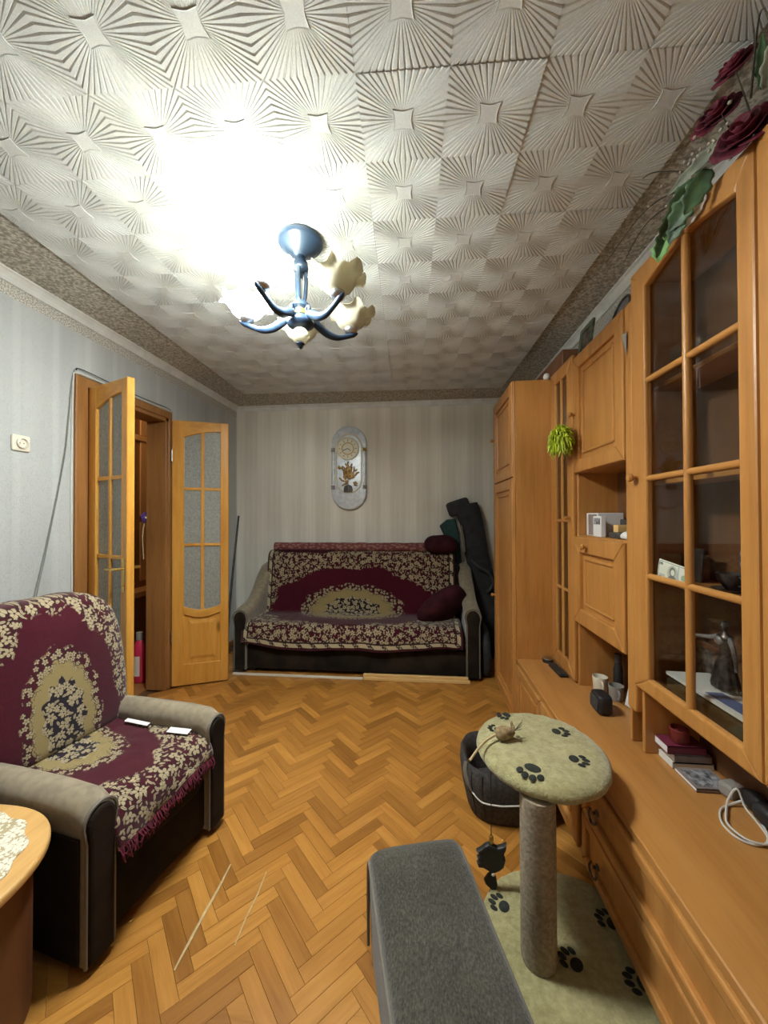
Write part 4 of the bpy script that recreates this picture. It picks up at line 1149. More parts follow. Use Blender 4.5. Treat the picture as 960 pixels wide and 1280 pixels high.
# papers slipped beside the far arm
pp = Matrix.Translation((-0.935, 1.305, 0)) @ Matrix.Rotation(AL, 4, 'Z')
b = new(); obox(b, (-0.12, 0.178, 0.4455), (0.10, 0.028, 0.0016), (0.22, 0.0, 0.1)); b.transform(pp)
o = fin('paper_sheet', b, 'white', None); tag(o, 'white paper tucked between the throw and the far arm, nearer the armchair front', 'paper')
b = new(); obox(b, (-0.35, 0.182, 0.447), (0.13, 0.018, 0.0016), (0.25, 0.0, -0.02)); b.transform(pp)
o = fin('paper_sheet', b, 'white', None); tag(o, 'white paper tucked between the throw and the far arm, nearer the chair back', 'paper')

# ------------------------------------------------------------------ coffee table with lace doily
tb = thing('coffee_table', 'light wooden oval coffee table with brown curved side at the lower left', 'table', (-1.262, 0.76, 0))
tc, trx, tr_y = (-1.262, 0.76), 0.30, 0.275
ol = [(tc[0] + trx * sgnp(math.cos(2 * PI * k / 64), 0.85), tc[1] + tr_y * sgnp(math.sin(2 * PI * k / 64), 0.85)) for k in range(64)]
fin('tabletop', prism(new(), ol, lambda p: (p[0], p[1], 0.452), lambda p: (p[0], p[1], 0.478), 0.008, 3), 'table', tb, True)
sh = [(tc[0] + (x - tc[0]) * 0.88, tc[1] + (y - tc[1]) * 0.88) for x, y in ol]
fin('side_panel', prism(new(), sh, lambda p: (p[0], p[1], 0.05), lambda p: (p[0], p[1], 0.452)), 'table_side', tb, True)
fin('plinth', prism(new(), [(tc[0] + (x - tc[0]) * 0.8, tc[1] + (y - tc[1]) * 0.8) for x, y in ol], lambda p: (p[0], p[1], 0.0), lambda p: (p[0], p[1], 0.05)), 'black', tb, True)
def doil(k):
    a = 2 * PI * k / 90; r = 0.192 + 0.006 * math.sin(13 * a)
    return (-1.235 + r * math.cos(a) * 1.15, 0.80 + r * math.sin(a))
o = fin('doily', prism(new(), [doil(k) for k in range(90)], lambda p: (p[0], p[1], 0.4785), lambda p: (p[0], p[1], 0.4825)), 'lace', None); tag(o, 'cream lace doily lying on the light oval coffee table', 'doily')

# ------------------------------------------------------------------ wall unit (fronts face -X)
V0 = 0.60           # base and wardrobe front plane
VU = 0.835          # front plane of the upper carcasses
BK = XR - 0.008     # backs
def knob(par, x, y, z, r=0.014):
    b = new(); lathe(b, [(0.007, 0.0), (0.006, -0.010), (r * 0.8, -0.016), (r, -0.024), (r * 0.75, -0.032), (0.0, -0.035)], (x, y, z), 16, axis='X')
    return fin('knob', b, 'unit', par, True)
def framed_door(par, x, y0, y1, z0, z1, fw=0.062, t=0.02, nm='door', panel=True, knob_at=None, ring=True):
    """mitred frame with rounded faces, raised field ringed by a moulding; front at x - t"""
    bm = new()
    def rail(p0, p1, p2, p3):
        # trapezoid in (y,z): p0,p1 outer, p2,p3 inner
        prism(bm, [p0, p1, p2, p3], lambda p: (x, p[0], p[1]), lambda p: (x - t, p[0], p[1]), 0.006, 2)
    i0, i1, j0, j1 = y0 + fw, y1 - fw, z0 + fw, z1 - fw
    rail((y0, z0), (y1, z0), (i1, j0), (i0, j0)); rail((y1, z0), (y1, z1), (i1, j1), (i1, j0))
    rail((y1, z1), (y0, z1), (i0, j1), (i1, j1)); rail((y0, z1), (y0, z0), (i0, j0), (i0, j1))
    d = fin(nm, bm, 'unit', par)
    if panel:
        fin('panel', boxb((x - 0.006, i0 - 0.004, j0 - 0.004), (x, i1 + 0.004, j1 + 0.004)), 'unit', d)
        m_ = 0.03; bm = new()
        if ring and i1 - i0 > 0.14:
            a0, a1, c0, c1 = i0 + m_, i1 - m_, j0 + m_, j1 - m_
            for p, q_ in (((a0, c0), (a1, c0)), ((a1, c0), (a1, c1)), ((a1, c1), (a0, c1)), ((a0, c1), (a0, c0))):
                tube(bm, [(x - 0.008, p[0], p[1]), (x - 0.008, q_[0], q_[1])], 0.0075, 8)
            fin('moulding', bm, 'unit', d, True)
    if knob_at: knob(d, x - t, *knob_at)
    return d

# wardrobe
WY0, WY1 = 2.408, 2.995
wr = thing('wardrobe', 'tall honey-coloured wardrobe with plain side at the far end of the wall unit', 'wardrobe', (0.80, 2.70, 0))
b = new(); box(b, (V0 + 0.002, WY0, 0.0), (BK, WY0 + 0.018, 2.205), 0.003); box(b, (V0 + 0.002, WY1 - 0.018, 0.0), (BK, WY1, 2.205), 0.003)
box(b, (V0 + 0.002, WY0 + 0.018, 2.187), (BK, WY1 - 0.018, 2.205)); box(b, (V0 + 0.02, WY0 + 0.018, 0.0), (BK, WY1 - 0.018, 0.07)); box(b, (BK - 0.006, WY0 + 0.018, 0.07), (BK, WY1 - 0.018, 2.187))
fin('body', b, 'unit', wr)
framed_door(wr, V0, WY0 + 0.002, WY1 - 0.002, 1.60, 2.203, 0.07, 0.022, 'upper_door', True, (WY1 - 0.05, 1.93))
framed_door(wr, V0, WY0 + 0.002, WY1 - 0.002, 0.07, 1.593, 0.07, 0.022, 'lower_door', True, (WY1 - 0.05, 0.745))
b = new(); tube(b, [(V0 - 0.004, WY0 + 0.008, 0.07), (V0 - 0.004, WY0 + 0.008, 2.2)], 0.009, 8); fin('corner_bead', b, 'unit', wr, True)

# narrow glazed cabinet
NY0, NY1 = 2.074, 2.405
ng = thing('display_cabinet', 'narrow glazed cabinet with slim panes beside the wardrobe', 'cabinet', (0.94, 2.24, 0.465))
b = new(); box(b, (VU, NY0, 0.4605), (BK, NY0 + 0.016, 2.20), 0.002); box(b, (VU, NY1 - 0.016, 0.4605), (BK, NY1, 2.20), 0.002)
box(b, (VU, NY0 + 0.016, 2.184), (BK, NY1 - 0.016, 2.20)); box(b, (VU, NY0 + 0.016, 0.4605), (BK, NY1 - 0.016, 0.48)); fin('body', b, 'unit', ng)
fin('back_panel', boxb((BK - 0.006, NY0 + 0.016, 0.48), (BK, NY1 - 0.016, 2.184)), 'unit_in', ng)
for z in (0.92, 1.32, 1.76): fin('shelf', boxb((VU + 0.03, NY0 + 0.016, z - 0.008), (BK - 0.006, NY1 - 0.016, z + 0.008)), 'unit_in', ng)
nd = framed_door(ng, VU, NY0 + 0.002, NY1 - 0.002, 0.475, 2.215, 0.075, 0.022, 'glazed_door', False, None)
iy0, iy1, iz0, iz1 = NY0 + 0.077, NY1 - 0.077, 0.55, 2.14; iym = (iy0 + iy1) / 2
b = new(); tube(b, [(VU - 0.012, iym, iz0), (VU - 0.012, iym, iz1)], 0.010, 8); fin('muntin', b, 'unit', nd, True)
zz = [iz0, 0.935, 1.325, 1.75, iz1]
for z in zz[1:4]:
    b = new(); tube(b, [(VU - 0.012, iy0, z), (VU - 0.012, iy1, z)], 0.009, 8); fin('muntin', b, 'unit_y', nd, True)
for a, c_ in ((iy0, iym), (iym, iy1)):
    for k in range(4): fin('pane', boxb((VU - 0.008, a - 0.002, zz[k]), (VU - 0.004, c_ + 0.002, zz[k + 1])), 'glass', nd)
knob(nd, VU - 0.022, NY0 + 0.03, 1.34, 0.011)

# middle cabinet: upper door, open niche, drop-front door, open bay
MY0, MY1 = 1.572, 2.072
mc = thing('bar_cabinet', 'middle wall cabinet with panelled upper door, open niche and drop-front door', 'cabinet', (0.94, 1.82, 0.465))
b = new(); box(b, (VU, MY0, 0.4605), (BK, MY0 + 0.016, 2.18), 0.002); box(b, (VU, MY1 - 0.016, 0.4605), (BK, MY1, 2.18), 0.002)
for z in (0.80, 1.235, 1.575, 2.164): box(b, (VU, MY0 + 0.016, z), (BK, MY1 - 0.016, z + 0.016), 0.002)
fin('body', b, 'unit', mc)
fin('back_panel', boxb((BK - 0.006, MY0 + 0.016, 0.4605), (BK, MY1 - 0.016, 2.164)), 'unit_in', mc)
framed_door(mc, VU, MY0 + 0.002, MY1 - 0.002, 1.577, 2.185, 0.068, 0.022, 'upper_door', True, (MY1 - 0.03, 1.885))
dd_ = framed_door(mc, VU, MY0 + 0.002, MY1 - 0.002, 0.80, 1.243, 0.078, 0.026, 'drop_front_door', True, (1.90, 1.20))

# vitrine and its neighbour door nearer the camera
VY0, VY1 = 0.43, 1.512
vt = thing('glass_vitrine', 'tall glazed display cabinet with arched honey wood door above the worktop', 'cabinet', (0.94, 0.97, 0.465))
b = new()
for y in (VY0, 0.965, VY1 - 0.016): box(b, (VU - 0.0, y, 0.70), (BK, y + 0.016, 2.25), 0.002)
for y in (VY0, VY1 - 0.016): box(b, (VU + 0.004, y, 0.4605), (BK, y + 0.016, 0.70), 0.002)
box(b, (VU, VY0 + 0.016, 2.234), (BK, VY1 - 0.016, 2.25)); box(b, (VU, VY0 + 0.016, 0.715), (BK, VY1 - 0.016, 0.733)); fin('body', b, 'unit', vt)
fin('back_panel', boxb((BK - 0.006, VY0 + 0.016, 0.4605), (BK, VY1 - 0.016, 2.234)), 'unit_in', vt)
for z in (1.115, 1.475, 1.83):
    for y0, y1 in ((0.981, VY1 - 0.016), (VY0 + 0.016, 0.965)):
        fin('shelf', boxb((VU + 0.045, y0, z - 0.008), (BK - 0.006, y1, z + 0.008), 0.002), 'unit_in' if False else 'unit_y', vt)
fin('pilaster', boxb((VU - 0.018, VY1 + 0.002, 0.60), (VU + 0.03, 1.570, 2.19), 0.008, 2), 'unit', vt)
for dn, (y0, y1) in enumerate(((0.976, 1.508), (0.435, 0.972))):
    z0, z1, t = 0.712, 2.268, 0.026
    d = None; bm = new(); sw = 0.088
    X_ = lambda p: (VU, p[0], p[1]); Xf = lambda p: (VU - t, p[0], p[1])
    rs = 0.055 if dn == 0 else 0.088; ls = 0.088 if dn == 0 else 0.055
    i0, i1 = y0 + rs, y1 - ls
    prism(bm, [(y0, z0), (i0, z0 + 0.05), (i0, z1 - 0.06), (y0, z1)], X_, Xf, 0.007, 2)
    prism(bm, [(y1, z0), (y1, z1), (i1, z1 - 0.06), (i1, z0 + 0.05)], X_, Xf, 0.007, 2)
    prism(bm, [(y0, z0), (y1, z0), (i1, z0 + 0.055), (i0, z0 + 0.055)], X_, Xf, 0.007, 2)
    arc = [(i0 + (i1 - i0) * k / 14, z1 - 0.085 + 0.035 * math.sin(PI * k / 14)) for k in range(15)]
    prism(bm, arc + [(y1, z1), (y0, z1)], X_, Xf, 0.006, 2)
    d = fin('glazed_door', bm, 'unit', vt)
    ym = (i0 + i1) / 2 + 0.0; rows = [z0 + 0.055, 1.135, 1.487, 1.842, z1 - 0.07]
    b = new(); tube(b, [(VU - 0.014, ym, rows[0] - 0.01), (VU - 0.014, ym, z1 - 0.05)], 0.0125, 10); fin('muntin', b, 'unit', d, True)
    for z in rows[1:4]:
        b = new(); tube(b, [(VU - 0.014, i0 - 0.004, z), (VU - 0.014, i1 + 0.004, z)], 0.011, 10); fin('muntin', b, 'unit_y', d, True)
    for a, c_ in ((i0, ym), (ym, i1)):
        for k in range(4): fin('pane', boxb((VU - 0.007, a - 0.003, rows[k] - (0.004 if k == 0 else 0)), (VU - 0.003, c_ + 0.003, rows[k + 1] + (0.03 if k == 3 else 0))), 'glass', d)
    knob(d, VU - t, (y1 - 0.03) if dn == 0 else y0 + 0.03, 1.495, 0.016)

# worktop and base units
wt = new(); prism(wt, [(V0, 0.436), (V0, 0.457), (V0 + 0.004, 0.46), (BK, 0.46), (BK, 0.436)], lambda p: (p[0], 0.25, p[1]), lambda p: (p[0], 2.404, p[1]), 0.0)
o = fin('worktop', wt, 'worktop', None); tag(o, 'long honey wood worktop running under the wall cabinets', 'worktop')
def base_unit(nm, label, y0, y1, kind):
    t = thing(nm, label, 'cabinet', ((V0 + BK) / 2, (y0 + y1) / 2, 0))
    b = new(); box(b, (V0 + 0.012, y0, 0.075), (BK, y0 + 0.016, 0.4355)); box(b, (V0 + 0.012, y1 - 0.016, 0.075), (BK, y1, 0.4355))
    box(b, (V0 + 0.012, y0 + 0.016, 0.075), (BK, y1 - 0.016, 0.091)); box(b, (BK - 0.006, y0 + 0.016, 0.091), (BK, y1 - 0.016, 0.4355)); fin('body', b, 'unit', t)
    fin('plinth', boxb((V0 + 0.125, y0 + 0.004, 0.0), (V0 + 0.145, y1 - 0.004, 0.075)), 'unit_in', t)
    return t
def pull(par, x, y, z):
    b = new(); lathe(b, [(0.011, 0.0), (0.011, -0.004), (0.005, -0.008), (0.005, -0.016), (0.0, -0.018)], (x, y, z), 12, axis='X')
    tube(b, spline([(x - 0.014, y - 0.02, z), (x - 0.018, y - 0.024, z - 0.018), (x - 0.02, y, z - 0.032), (x - 0.018, y + 0.024, z - 0.018), (x - 0.014, y + 0.02, z)], 16), 0.004, 8)
    fin('drop_handle', b, 'bronze', par, True)
DX = V0 + 0.012
bu = base_unit('base_cabinet', 'low base cabinet with framed doors under the far half of the worktop', 1.474, 2.402, 'door')
framed_door(bu, DX, 1.502, 1.937, 0.085, 0.428, 0.05, 0.02, 'door', True, (1.90, 0.3)); framed_door(bu, DX, 1.941, 2.398, 0.085, 0.428, 0.05, 0.02, 'door', True, (1.975, 0.3))
du = base_unit('drawer_chest', 'low chest of wide drawers under the near half of the worktop', 0.25, 1.47, 'drawer')
for y0, y1 in ((0.27, 1.455),):
    for z0, z1 in ((0.088, 0.262), (0.268, 0.43)):
        d = framed_door(du, DX, y0, y1, z0, z1, 0.034, 0.022, 'drawer', True, None, False); pull(d, DX - 0.022, y1 - 0.13, z0 + 0.075 + 0.01); pull(d, DX - 0.022, y0 + 0.13, z0 + 0.085)

# ------------------------------------------------------------------ on top of the wall unit
b = new(); box(b, (0.85, 2.30, 2.2055), (1.02, 2.80, 2.345), 0.004); o = fin('storage_box', b, 'brownbox', None); tag(o, 'flat brown box lying across the wardrobe and narrow cabinet tops', 'box')
b = new(); superell(b, (0.80, 2.43, 2.229), (0.02, 0.02, 0.023), 0.9, 0.9, 16, 10); o = fin('ceramic_ball', b, 'white', None, True); tag(o, 'larger white ball on the wardrobe edge beside the brown box', 'ornament')
b = new(); superell(b, (0.845, 2.26, 2.218), (0.018, 0.02, 0.018), 0.9, 0.9, 16, 10); o = fin('ceramic_ball', b, 'white', None, True); tag(o, 'smaller white ball on top of the narrow glazed cabinet', 'ornament')
pf = thing('picture_frame', 'grey-green framed picture standing on top of the wall unit', 'picture', (0.90, 2.12, 2.2))
def lean_box(nm, y0, y1, z0, z1, mt, par, dx=0.0, th=0.014):
    b = new(); t = new(); box(t, (0, y0, z0 - 2.2015), (th, y1, z1 - 2.2015), 0.002); t.transform(Matrix.Translation((0.885 - dx, 0, 2.2015)) @ Matrix.Rotation(math.radians(8), 4, 'Y')); merge(b, t); return fin(nm, b, mt, par)
for y0, y1, z0, z1 in ((2.045, 2.07, 2.2015, 2.40), (2.175, 2.20, 2.2015, 2.40), (2.0705, 2.1745, 2.2015, 2.228), (2.0705, 2.1745, 2.374, 2.40)):
    lean_box('frame', y0, y1, z0, z1, 'greenframe', pf)
lean_box('print', 2.07, 2.175, 2.225, 2.376, 'picture_print', pf, -0.012, 0.006)
op = thing('oval_plate', 'oval silver grey plate standing on top of the middle cabinet', 'plate', (0.98, 1.83, 2.18))
M_ = Matrix.Translation((0.895, 1.775, 2.181)) @ Matrix.Rotation(math.radians(14), 4, 'Y')
b = new(); lathe(b, [(0.0, 0.004), (0.055, 0.003), (0.07, -0.004), (0.072, 0.0), (0.056, 0.008), (0.0, 0.009)], (0, 0, 0), 36, lambda x, y, z, a, r: (x * 1.0, y * 1.12, z), axis='X'); b.transform(M_ @ Matrix.Translation((0, 0, 0.083))); fin('dish', b, 'mirror', op, True)
b = new(); tube(b, [(0.0 - 0.006, 0.072 * math.cos(2 * PI * k / 40), 0.083 + 0.0805 * math.sin(2 * PI * k / 40)) for k in range(41)], 0.006, 6, False); b.transform(M_); fin('rim', b, 'shadowbox', op, True)

# artificial roses lying over the vitrine top
bq = thing('artificial_bouquet', 'bunch of dark red artificial roses and leaves on top of the glass vitrine', 'flowers', (0.92, 1.15, 2.268))
def rose(c, r, tilt, seed):
    random.seed(seed)
    R_ = Matrix.Rotation(tilt[1], 3, 'Y') @ Matrix.Rotation(tilt[0], 3, 'X')
    b = new()
    for ring, (n, rr, h, op_) in enumerate(((3, 0.30, 0.75, 0.15), (4, 0.55, 0.72, 0.4), (5, 0.8, 0.6, 0.75), (6, 1.0, 0.42, 1.1))):
        for k in range(n):
            a0 = 2 * PI * k / n + ring * 0.7 + random.uniform(-.2, .2); w = 2 * PI / n * 0.75
            def pf_(u, v):
                a = a0 + (u - 0.5) * 2 * w * (0.45 + 0.75 * math.sin(PI * min(1, v * 0.85 + 0.1)))
                rad = r * rr * (0.25 + 0.75 * v ** 0.8) * (1 + 0.12 * op_ * v * v)
                z = r * h * (v ** 0.9) - r * 0.20 * op_ * v ** 3 + r * 0.05 * math.sin(5 * u + k)
                return c + R_ @ Vector((rad * math.cos(a), rad * math.sin(a), z))
            sheet(b, pf_, 6, 5)
    o = fin('rose', b, 'rose', bq); solid(o, 0.0016)
rose(Vector((0.785, 0.99, 2.455)), 0.042, (0.35, -0.85), 1)
rose(Vector((0.79, 1.055, 2.40)), 0.05, (0.45, -0.95), 2)
rose(Vector((0.815, 1.00, 2.295)), 0.062, (0.5, -1.0), 3)
rose(Vector((0.83, 1.09, 2.35)), 0.045, (0.3, -0.7), 4)
def leaf_(c, L_, Wd, dirv, up, mt, droop=0.25, lobes=0):
    d = Vector(dirv).normalized(); s = d.cross(Vector(up)).normalized(); n = s.cross(d)
    def lf(u, v):
        w = Wd * (math.sin(PI * min(1, 0.06 + v * 0.94)) ** 0.7) * (1 - 0.35 * v) * (1 + (0.18 * math.sin(v * 21) if lobes else 0))
        x = (u - 0.5) * 2 * w
        return Vector(c) + d * (L_ * v) + s * x + n * (0.25 * abs(x) - droop * L_ * v * v)
    o = fin('leaf', sheet(new(), lf, 6, 12), mt, bq); solid(o, 0.001)
CU = (-0.5, -0.75, -0.45)
for x, y, z, L_, Wd, d_, u_, m_ in (
    (0.775, 1.10, 2.285, 0.10, 0.036, (-0.25, 0.8, -0.25), (-0.3, -0.8, -0.6), 'leaf'), (0.772, 1.12, 2.262, 0.095, 0.036, (-0.05, 0.9, -0.4), (-0.7, -0.45, -0.5), 'leaf'),
    (0.775, 1.07, 2.285, 0.10, 0.034, (-0.15, 0.5, -0.6), CU, 'leaf'), (0.77, 1.17, 2.265, 0.085, 0.03, (-0.15, 0.75, -0.4), (-0.2, -0.8, -0.6), 'leaf'),
    (0.775, 1.16, 2.245, 0.08, 0.03, (0.0, 0.7, -0.6), (-0.8, -0.3, -0.4), 'leaf'), (0.77, 1.225, 2.25, 0.085, 0.026, (-0.1, 0.5, -0.8), (-0.2, -0.9, -0.3), 'leaf'),
    (0.768, 1.245, 2.23, 0.07, 0.03, (0.0, 0.25, -0.9), (-0.75, -0.6, -0.2), 'leaf_lt'), (0.772, 1.22, 2.262, 0.055, 0.022, (-0.05, 0.2, -0.7), CU, 'leaf_lt'),
    (0.79, 1.03, 2.335, 0.15, 0.018, (-0.3, 0.75, -0.2), CU, 'leaf_pale'), (0.80, 0.93, 2.34, 0.10, 0.02, (-0.3, -0.6, 0.5), CU, 'leaf_pale'),
    (0.795, 1.11, 2.25, 0.09, 0.018, (-0.05, 0.8, -0.4), CU, 'white'), (0.81, 0.95, 2.36, 0.11, 0.016, (-0.1, -0.1, 0.9), CU, 'leaf'), (0.81, 0.91, 2.325, 0.09, 0.03, (-0.2, -0.6, 0.1), (-0.2, -0.3, -0.9), 'leaf_pale')):
    leaf_((x, y, z), L_, Wd, d_, u_, m_, -0.12, 1)
random.seed(11)
for p0, p1, p2 in (((0.80, 1.1, 2.28), (0.75, 1.28, 2.36), (0.72, 1.50, 2.33)), ((0.80, 1.1, 2.30), (0.74, 1.22, 2.42), (0.74, 1.30, 2.47)), ((0.80, 0.97, 2.36), (0.76, 0.90, 2.46), (0.74, 0.86, 2.44)), ((0.8, 1.12, 2.28), (0.76, 1.3, 2.33), (0.74, 1.42, 2.27)), ((0.80, 1.1, 2.27), (0.77, 1.22, 2.29), (0.77, 1.27, 2.23)), ((0.84, 1.0, 2.29), (0.80, 0.98, 2.36), (0.76, 0.96, 2.42)), ((0.84, 1.0, 2.29), (0.8, 1.02, 2.33), (0.765, 1.01, 2.37))):
    b = new(); tube(b, spline([p0, p1, p2], 10), [0.0028 - 0.0018 * k / 10 for k in range(11)], 5); fin('stem', b, 'stem', bq, True)
gp = new()
for k in range(60):
    superell(gp, (0.775 + random.gauss(0, 0.02), 1.10 + random.gauss(0, 0.05), 2.325 + random.gauss(0, 0.028)), (0.005, 0.005, 0.004), 1, 1, 6, 4)
o = fin('filler_blossoms', gp, 'gyp', bq, True); o['kind'] = 'stuff'

# lime tinsel pompom hanging on the knob of the upper door
pmx = (VU - 0.045, 2.045, 1.74)
pom = thing('pompom', 'lime green tinsel pompom hanging from the upper door knob', 'pompom', (pmx[0], pmx[1], 1.65))
b = new(); random.seed(9)
for k in range(1500):
    th = random.uniform(0, 2 * PI); ph = math.acos(random.uniform(-0.75, 1)); R_ = random.uniform(0.045, 0.105)
    d = Vector((math.sin(ph) * math.cos(th) * 0.62, math.sin(ph) * math.sin(th), math.cos(ph) * 0.95))
    c0 = Vector((pmx[0] - 0.045, pmx[1] + 0.01, 1.765))
    tube(b, [c0 + d * 0.02, c0 + d * R_ * 0.75 + Vector((0, 0, -0.004)), c0 + d * R_ + Vector((0, 0, -0.03 * random.random() - 0.012))], [0.005, 0.0055, 0.0015], 3, False)
o = fin('tinsel', b, 'pom', pom); o['kind'] = 'stuff'
b = new(); tube(b, [(VU - 0.045, 2.042, 1.895), (pmx[0] - 0.012, pmx[1], 1.86), (pmx[0] - 0.02, pmx[1], 1.83)], 0.002, 5); fin('cord', b, 'straw', pom)

# ------------------------------------------------------------------ things in the niches and on the worktop
def thin(name, bm, mt, label, cat, smooth=False, group=None):
    o = fin(name, bm, mt, None, smooth); return tag(o, label, cat, group)
NZ = 1.2515
t = thing('paper_carton', 'large white box at the left of the open niche', 'box', (0.93, 1.99, NZ)); fin('carton', boxb((0.87, 1.92, NZ), (0.99, 2.045, NZ + 0.115), 0.002), 'white', t); fin('side_print', boxb((0.8685, 1.93, NZ + 0.004), (0.8695, 2.02, NZ + 0.108)), 'greycover', t)
t = thing('paper_carton', 'small white box with grey print in front of the niche', 'box', (0.855, 1.87, NZ)); fin('carton', boxb((0.845, 1.835, NZ + 0.0), (0.868, 1.915, NZ + 0.10), 0.002), 'white', t); fin('side_print', boxb((0.8438, 1.845, NZ + 0.06), (0.8448, 1.905, NZ + 0.09)), 'print_grey', t)
thin('storage_case', boxb((0.93, 1.73, NZ), (1.0, 1.84, NZ + 0.085), 0.006, 2), 'shadowbox', 'dark grey case standing at the back of the open niche', 'case')
thin('matchbox', boxb((0.87, 1.735, NZ + 0.027), (0.92, 1.775, NZ + 0.06), 0.002), 'lumber', 'small tan box lying on dark tin in the open niche', 'box')
thin('flat_tin', boxb((0.862, 1.70, NZ), (0.925, 1.80, NZ + 0.026), 0.004), 'shadowbox', 'flat dark tin under the small tan box in the niche', 'tin')
t = thing('folded_cloth', 'crumpled white cloth at the right of the open niche', 'cloth', (0.87, 1.655, NZ))
b = new(); superell(b, (0.868, 1.648, NZ + 0.016), (0.018, 0.05, 0.016), 0.8, 0.8, 20, 10, lambda p: (p.x, p.y, p.z + 0.006 * nz(p.y * 40, p.x * 30))); fin('fold', b, 'white', t, True)
b = new(); superell(b, (0.872, 1.63, NZ + 0.034), (0.014, 0.03, 0.008), 0.8, 0.8, 16, 8, lambda p: (p.x, p.y, p.z + 0.006 * nz(p.y * 50))); fin('fold', b, 'white', t, True)
WZ = 0.4605
t = thing('round_tin', 'small round silver-topped tin on the far end of the worktop', 'tin', (0.775, 2.37, WZ)); b = new(); lathe(b, [(0.03, WZ), (0.031, WZ + 0.018), (0.029, WZ + 0.02)], (0.775, 2.37, 0), 24); fin('tin_body', b, 'black', t, True); b = new(); lathe(b, [(0.029, WZ + 0.0202), (0.028, WZ + 0.024), (0.0, WZ + 0.025)], (0.775, 2.37, 0), 24); fin('lid', b, 'steel', t, True)
t = thing('television_remote', 'black remote control lying near the narrow glazed cabinet', 'remote', (0.785, 2.21, WZ)); b = new(); obox(b, (0.783, 2.225, WZ + 0.011), (0.046, 0.165, 0.02), (0, 0, 0.05), 0.006, 2); fin('case', b, 'black', t)
for k in range(4):
    b = new(); obox(b, (0.783 + 0.008 * (-1) ** k, 2.17 + 0.03 * k, WZ + 0.0225), (0.009, 0.009, 0.003)); fin('button', b, 'charcoal', t)
def cup(name, label, x, y, r, h, mt):
    t = thing(name, label, 'cup', (x, y, WZ)); b = new()
    lathe(b, [(r * 0.8, WZ), (r * 0.85, WZ + 0.004), (r, WZ + h), (r - 0.003, WZ + h), (r * 0.8, WZ + 0.008), (0, WZ + 0.008)], (x, y, 0), 24); fin('cup_body', b, mt, t, True)
    b = new(); tube(b, spline([(x - 0.006, y - r * 0.95, WZ + h * 0.8), (x - 0.01, y - r - 0.018, WZ + h * 0.7), (x - 0.01, y - r - 0.014, WZ + h * 0.35), (x - 0.006, y - r * 0.9, WZ + h * 0.25)], 10), 0.004, 6); fin('handle', b, mt, t, True)
cup('mug', 'pale beige mug in the open bay behind the small black speaker', 0.91, 2.0, 0.036, 0.075, 'cream_plastic')
cup('mug', 'grey glass mug beside the beige mug in the open bay', 0.945, 1.915, 0.034, 0.07, 'plug_grey')
t = thing('bottle', 'slim dark bottle standing behind the mugs in the open bay', 'bottle', (0.965, 1.975, WZ)); b = new(); lathe(b, [(0.02, WZ), (0.022, WZ + 0.005), (0.022, WZ + 0.12), (0.015, WZ + 0.15), (0.013, WZ + 0.16)], (0.985, 1.975, 0), 18); fin('body', b, 'black', t, True); b = new(); lathe(b, [(0.016, WZ + 0.16), (0.016, WZ + 0.20), (0.0, WZ + 0.201)], (0.985, 1.975, 0), 16); fin('cap', b, 'shadowbox', t, True)
thin('paper_stack', obox(new(), (0.99, 1.80, WZ + 0.05), (0.03, 0.12, 0.095), (0, 0.25, 0.25), 0.002), 'white', 'white papers leaning at the right of the open bay', 'papers')
t = thing('speaker', 'small black rounded speaker standing on the worktop', 'speaker', (0.822, 1.795, WZ))
b = new(); superell(b, (0.822, 1.795, WZ + 0.043), (0.033, 0.05, 0.0428), 0.35, 0.5, 28, 14); fin('body', b, 'black', t, True)
b = new(); superell(b, (0.790, 1.795, WZ + 0.043), (0.004, 0.038, 0.03), 0.4, 0.4, 20, 8); fin('grille', b, 'charcoal', t, True)
# books under the vitrine
def book(name, label, lo, hi, cov, grp=None, print_=None):
    t = thing(name, label, 'book', ((lo[0] + hi[0]) / 2, (lo[1] + hi[1]) / 2, lo[2]))
    fin('pages', boxb((lo[0] + 0.001, lo[1] + 0.003, lo[2] + 0.0022), (hi[0] - 0.003, hi[1] - 0.001, hi[2] - 0.0022)), 'white', t)
    b = new(); box(b, lo, (hi[0], hi[1], lo[2] + 0.002)); box(b, (lo[0], lo[1], hi[2] - 0.002), hi); box(b, (lo[0], lo[1], lo[2]), (hi[0], lo[1] + 0.0025, hi[2])); fin('cover', b, cov, t)
    if print_: fin('cover_print', boxb((lo[0] + 0.012, lo[1] + 0.012, hi[2]), (hi[0] - 0.012, hi[1] - 0.012, hi[2] + 0.0006)), print_, t)
book('book', 'thin book with a dark photo cover lying nearest the front edge under the vitrine', (0.885, 1.30, WZ), (1.0, 1.405, WZ + 0.012), 'greycover', None, 'print_grey')
book('book', 'pale book at the bottom of the small stack under the vitrine', (0.885, 1.415, WZ), (1.02, 1.494, WZ + 0.02), 'cream_plastic')
book('book', 'grey-covered book in the middle of the stack under the vitrine', (0.892, 1.416, WZ + 0.0205), (1.015, 1.49, WZ + 0.046), 'greycover')
book('book', 'maroon book on top of the stack under the vitrine', (0.872, 1.42, WZ + 0.0465), (1.0, 1.494, WZ + 0.074), 'maroon')
t = thing('candle_jar', 'dark red candle jar standing on the maroon book', 'candle', (0.93, 1.46, WZ + 0.0745)); z = WZ + 0.0745
b = new(); lathe(b, [(0.028, z), (0.031, z + 0.004), (0.031, z + 0.045), (0.028, z + 0.047), (0.027, z + 0.03), (0, z + 0.03)], (0.935, 1.457, 0), 24); fin('jar', b, 'red', t, True); b = new(); tube(b, [(0.935, 1.457, z + 0.03), (0.935, 1.457, z + 0.041)], 0.0012, 5); fin('wick', b, 'black', t)
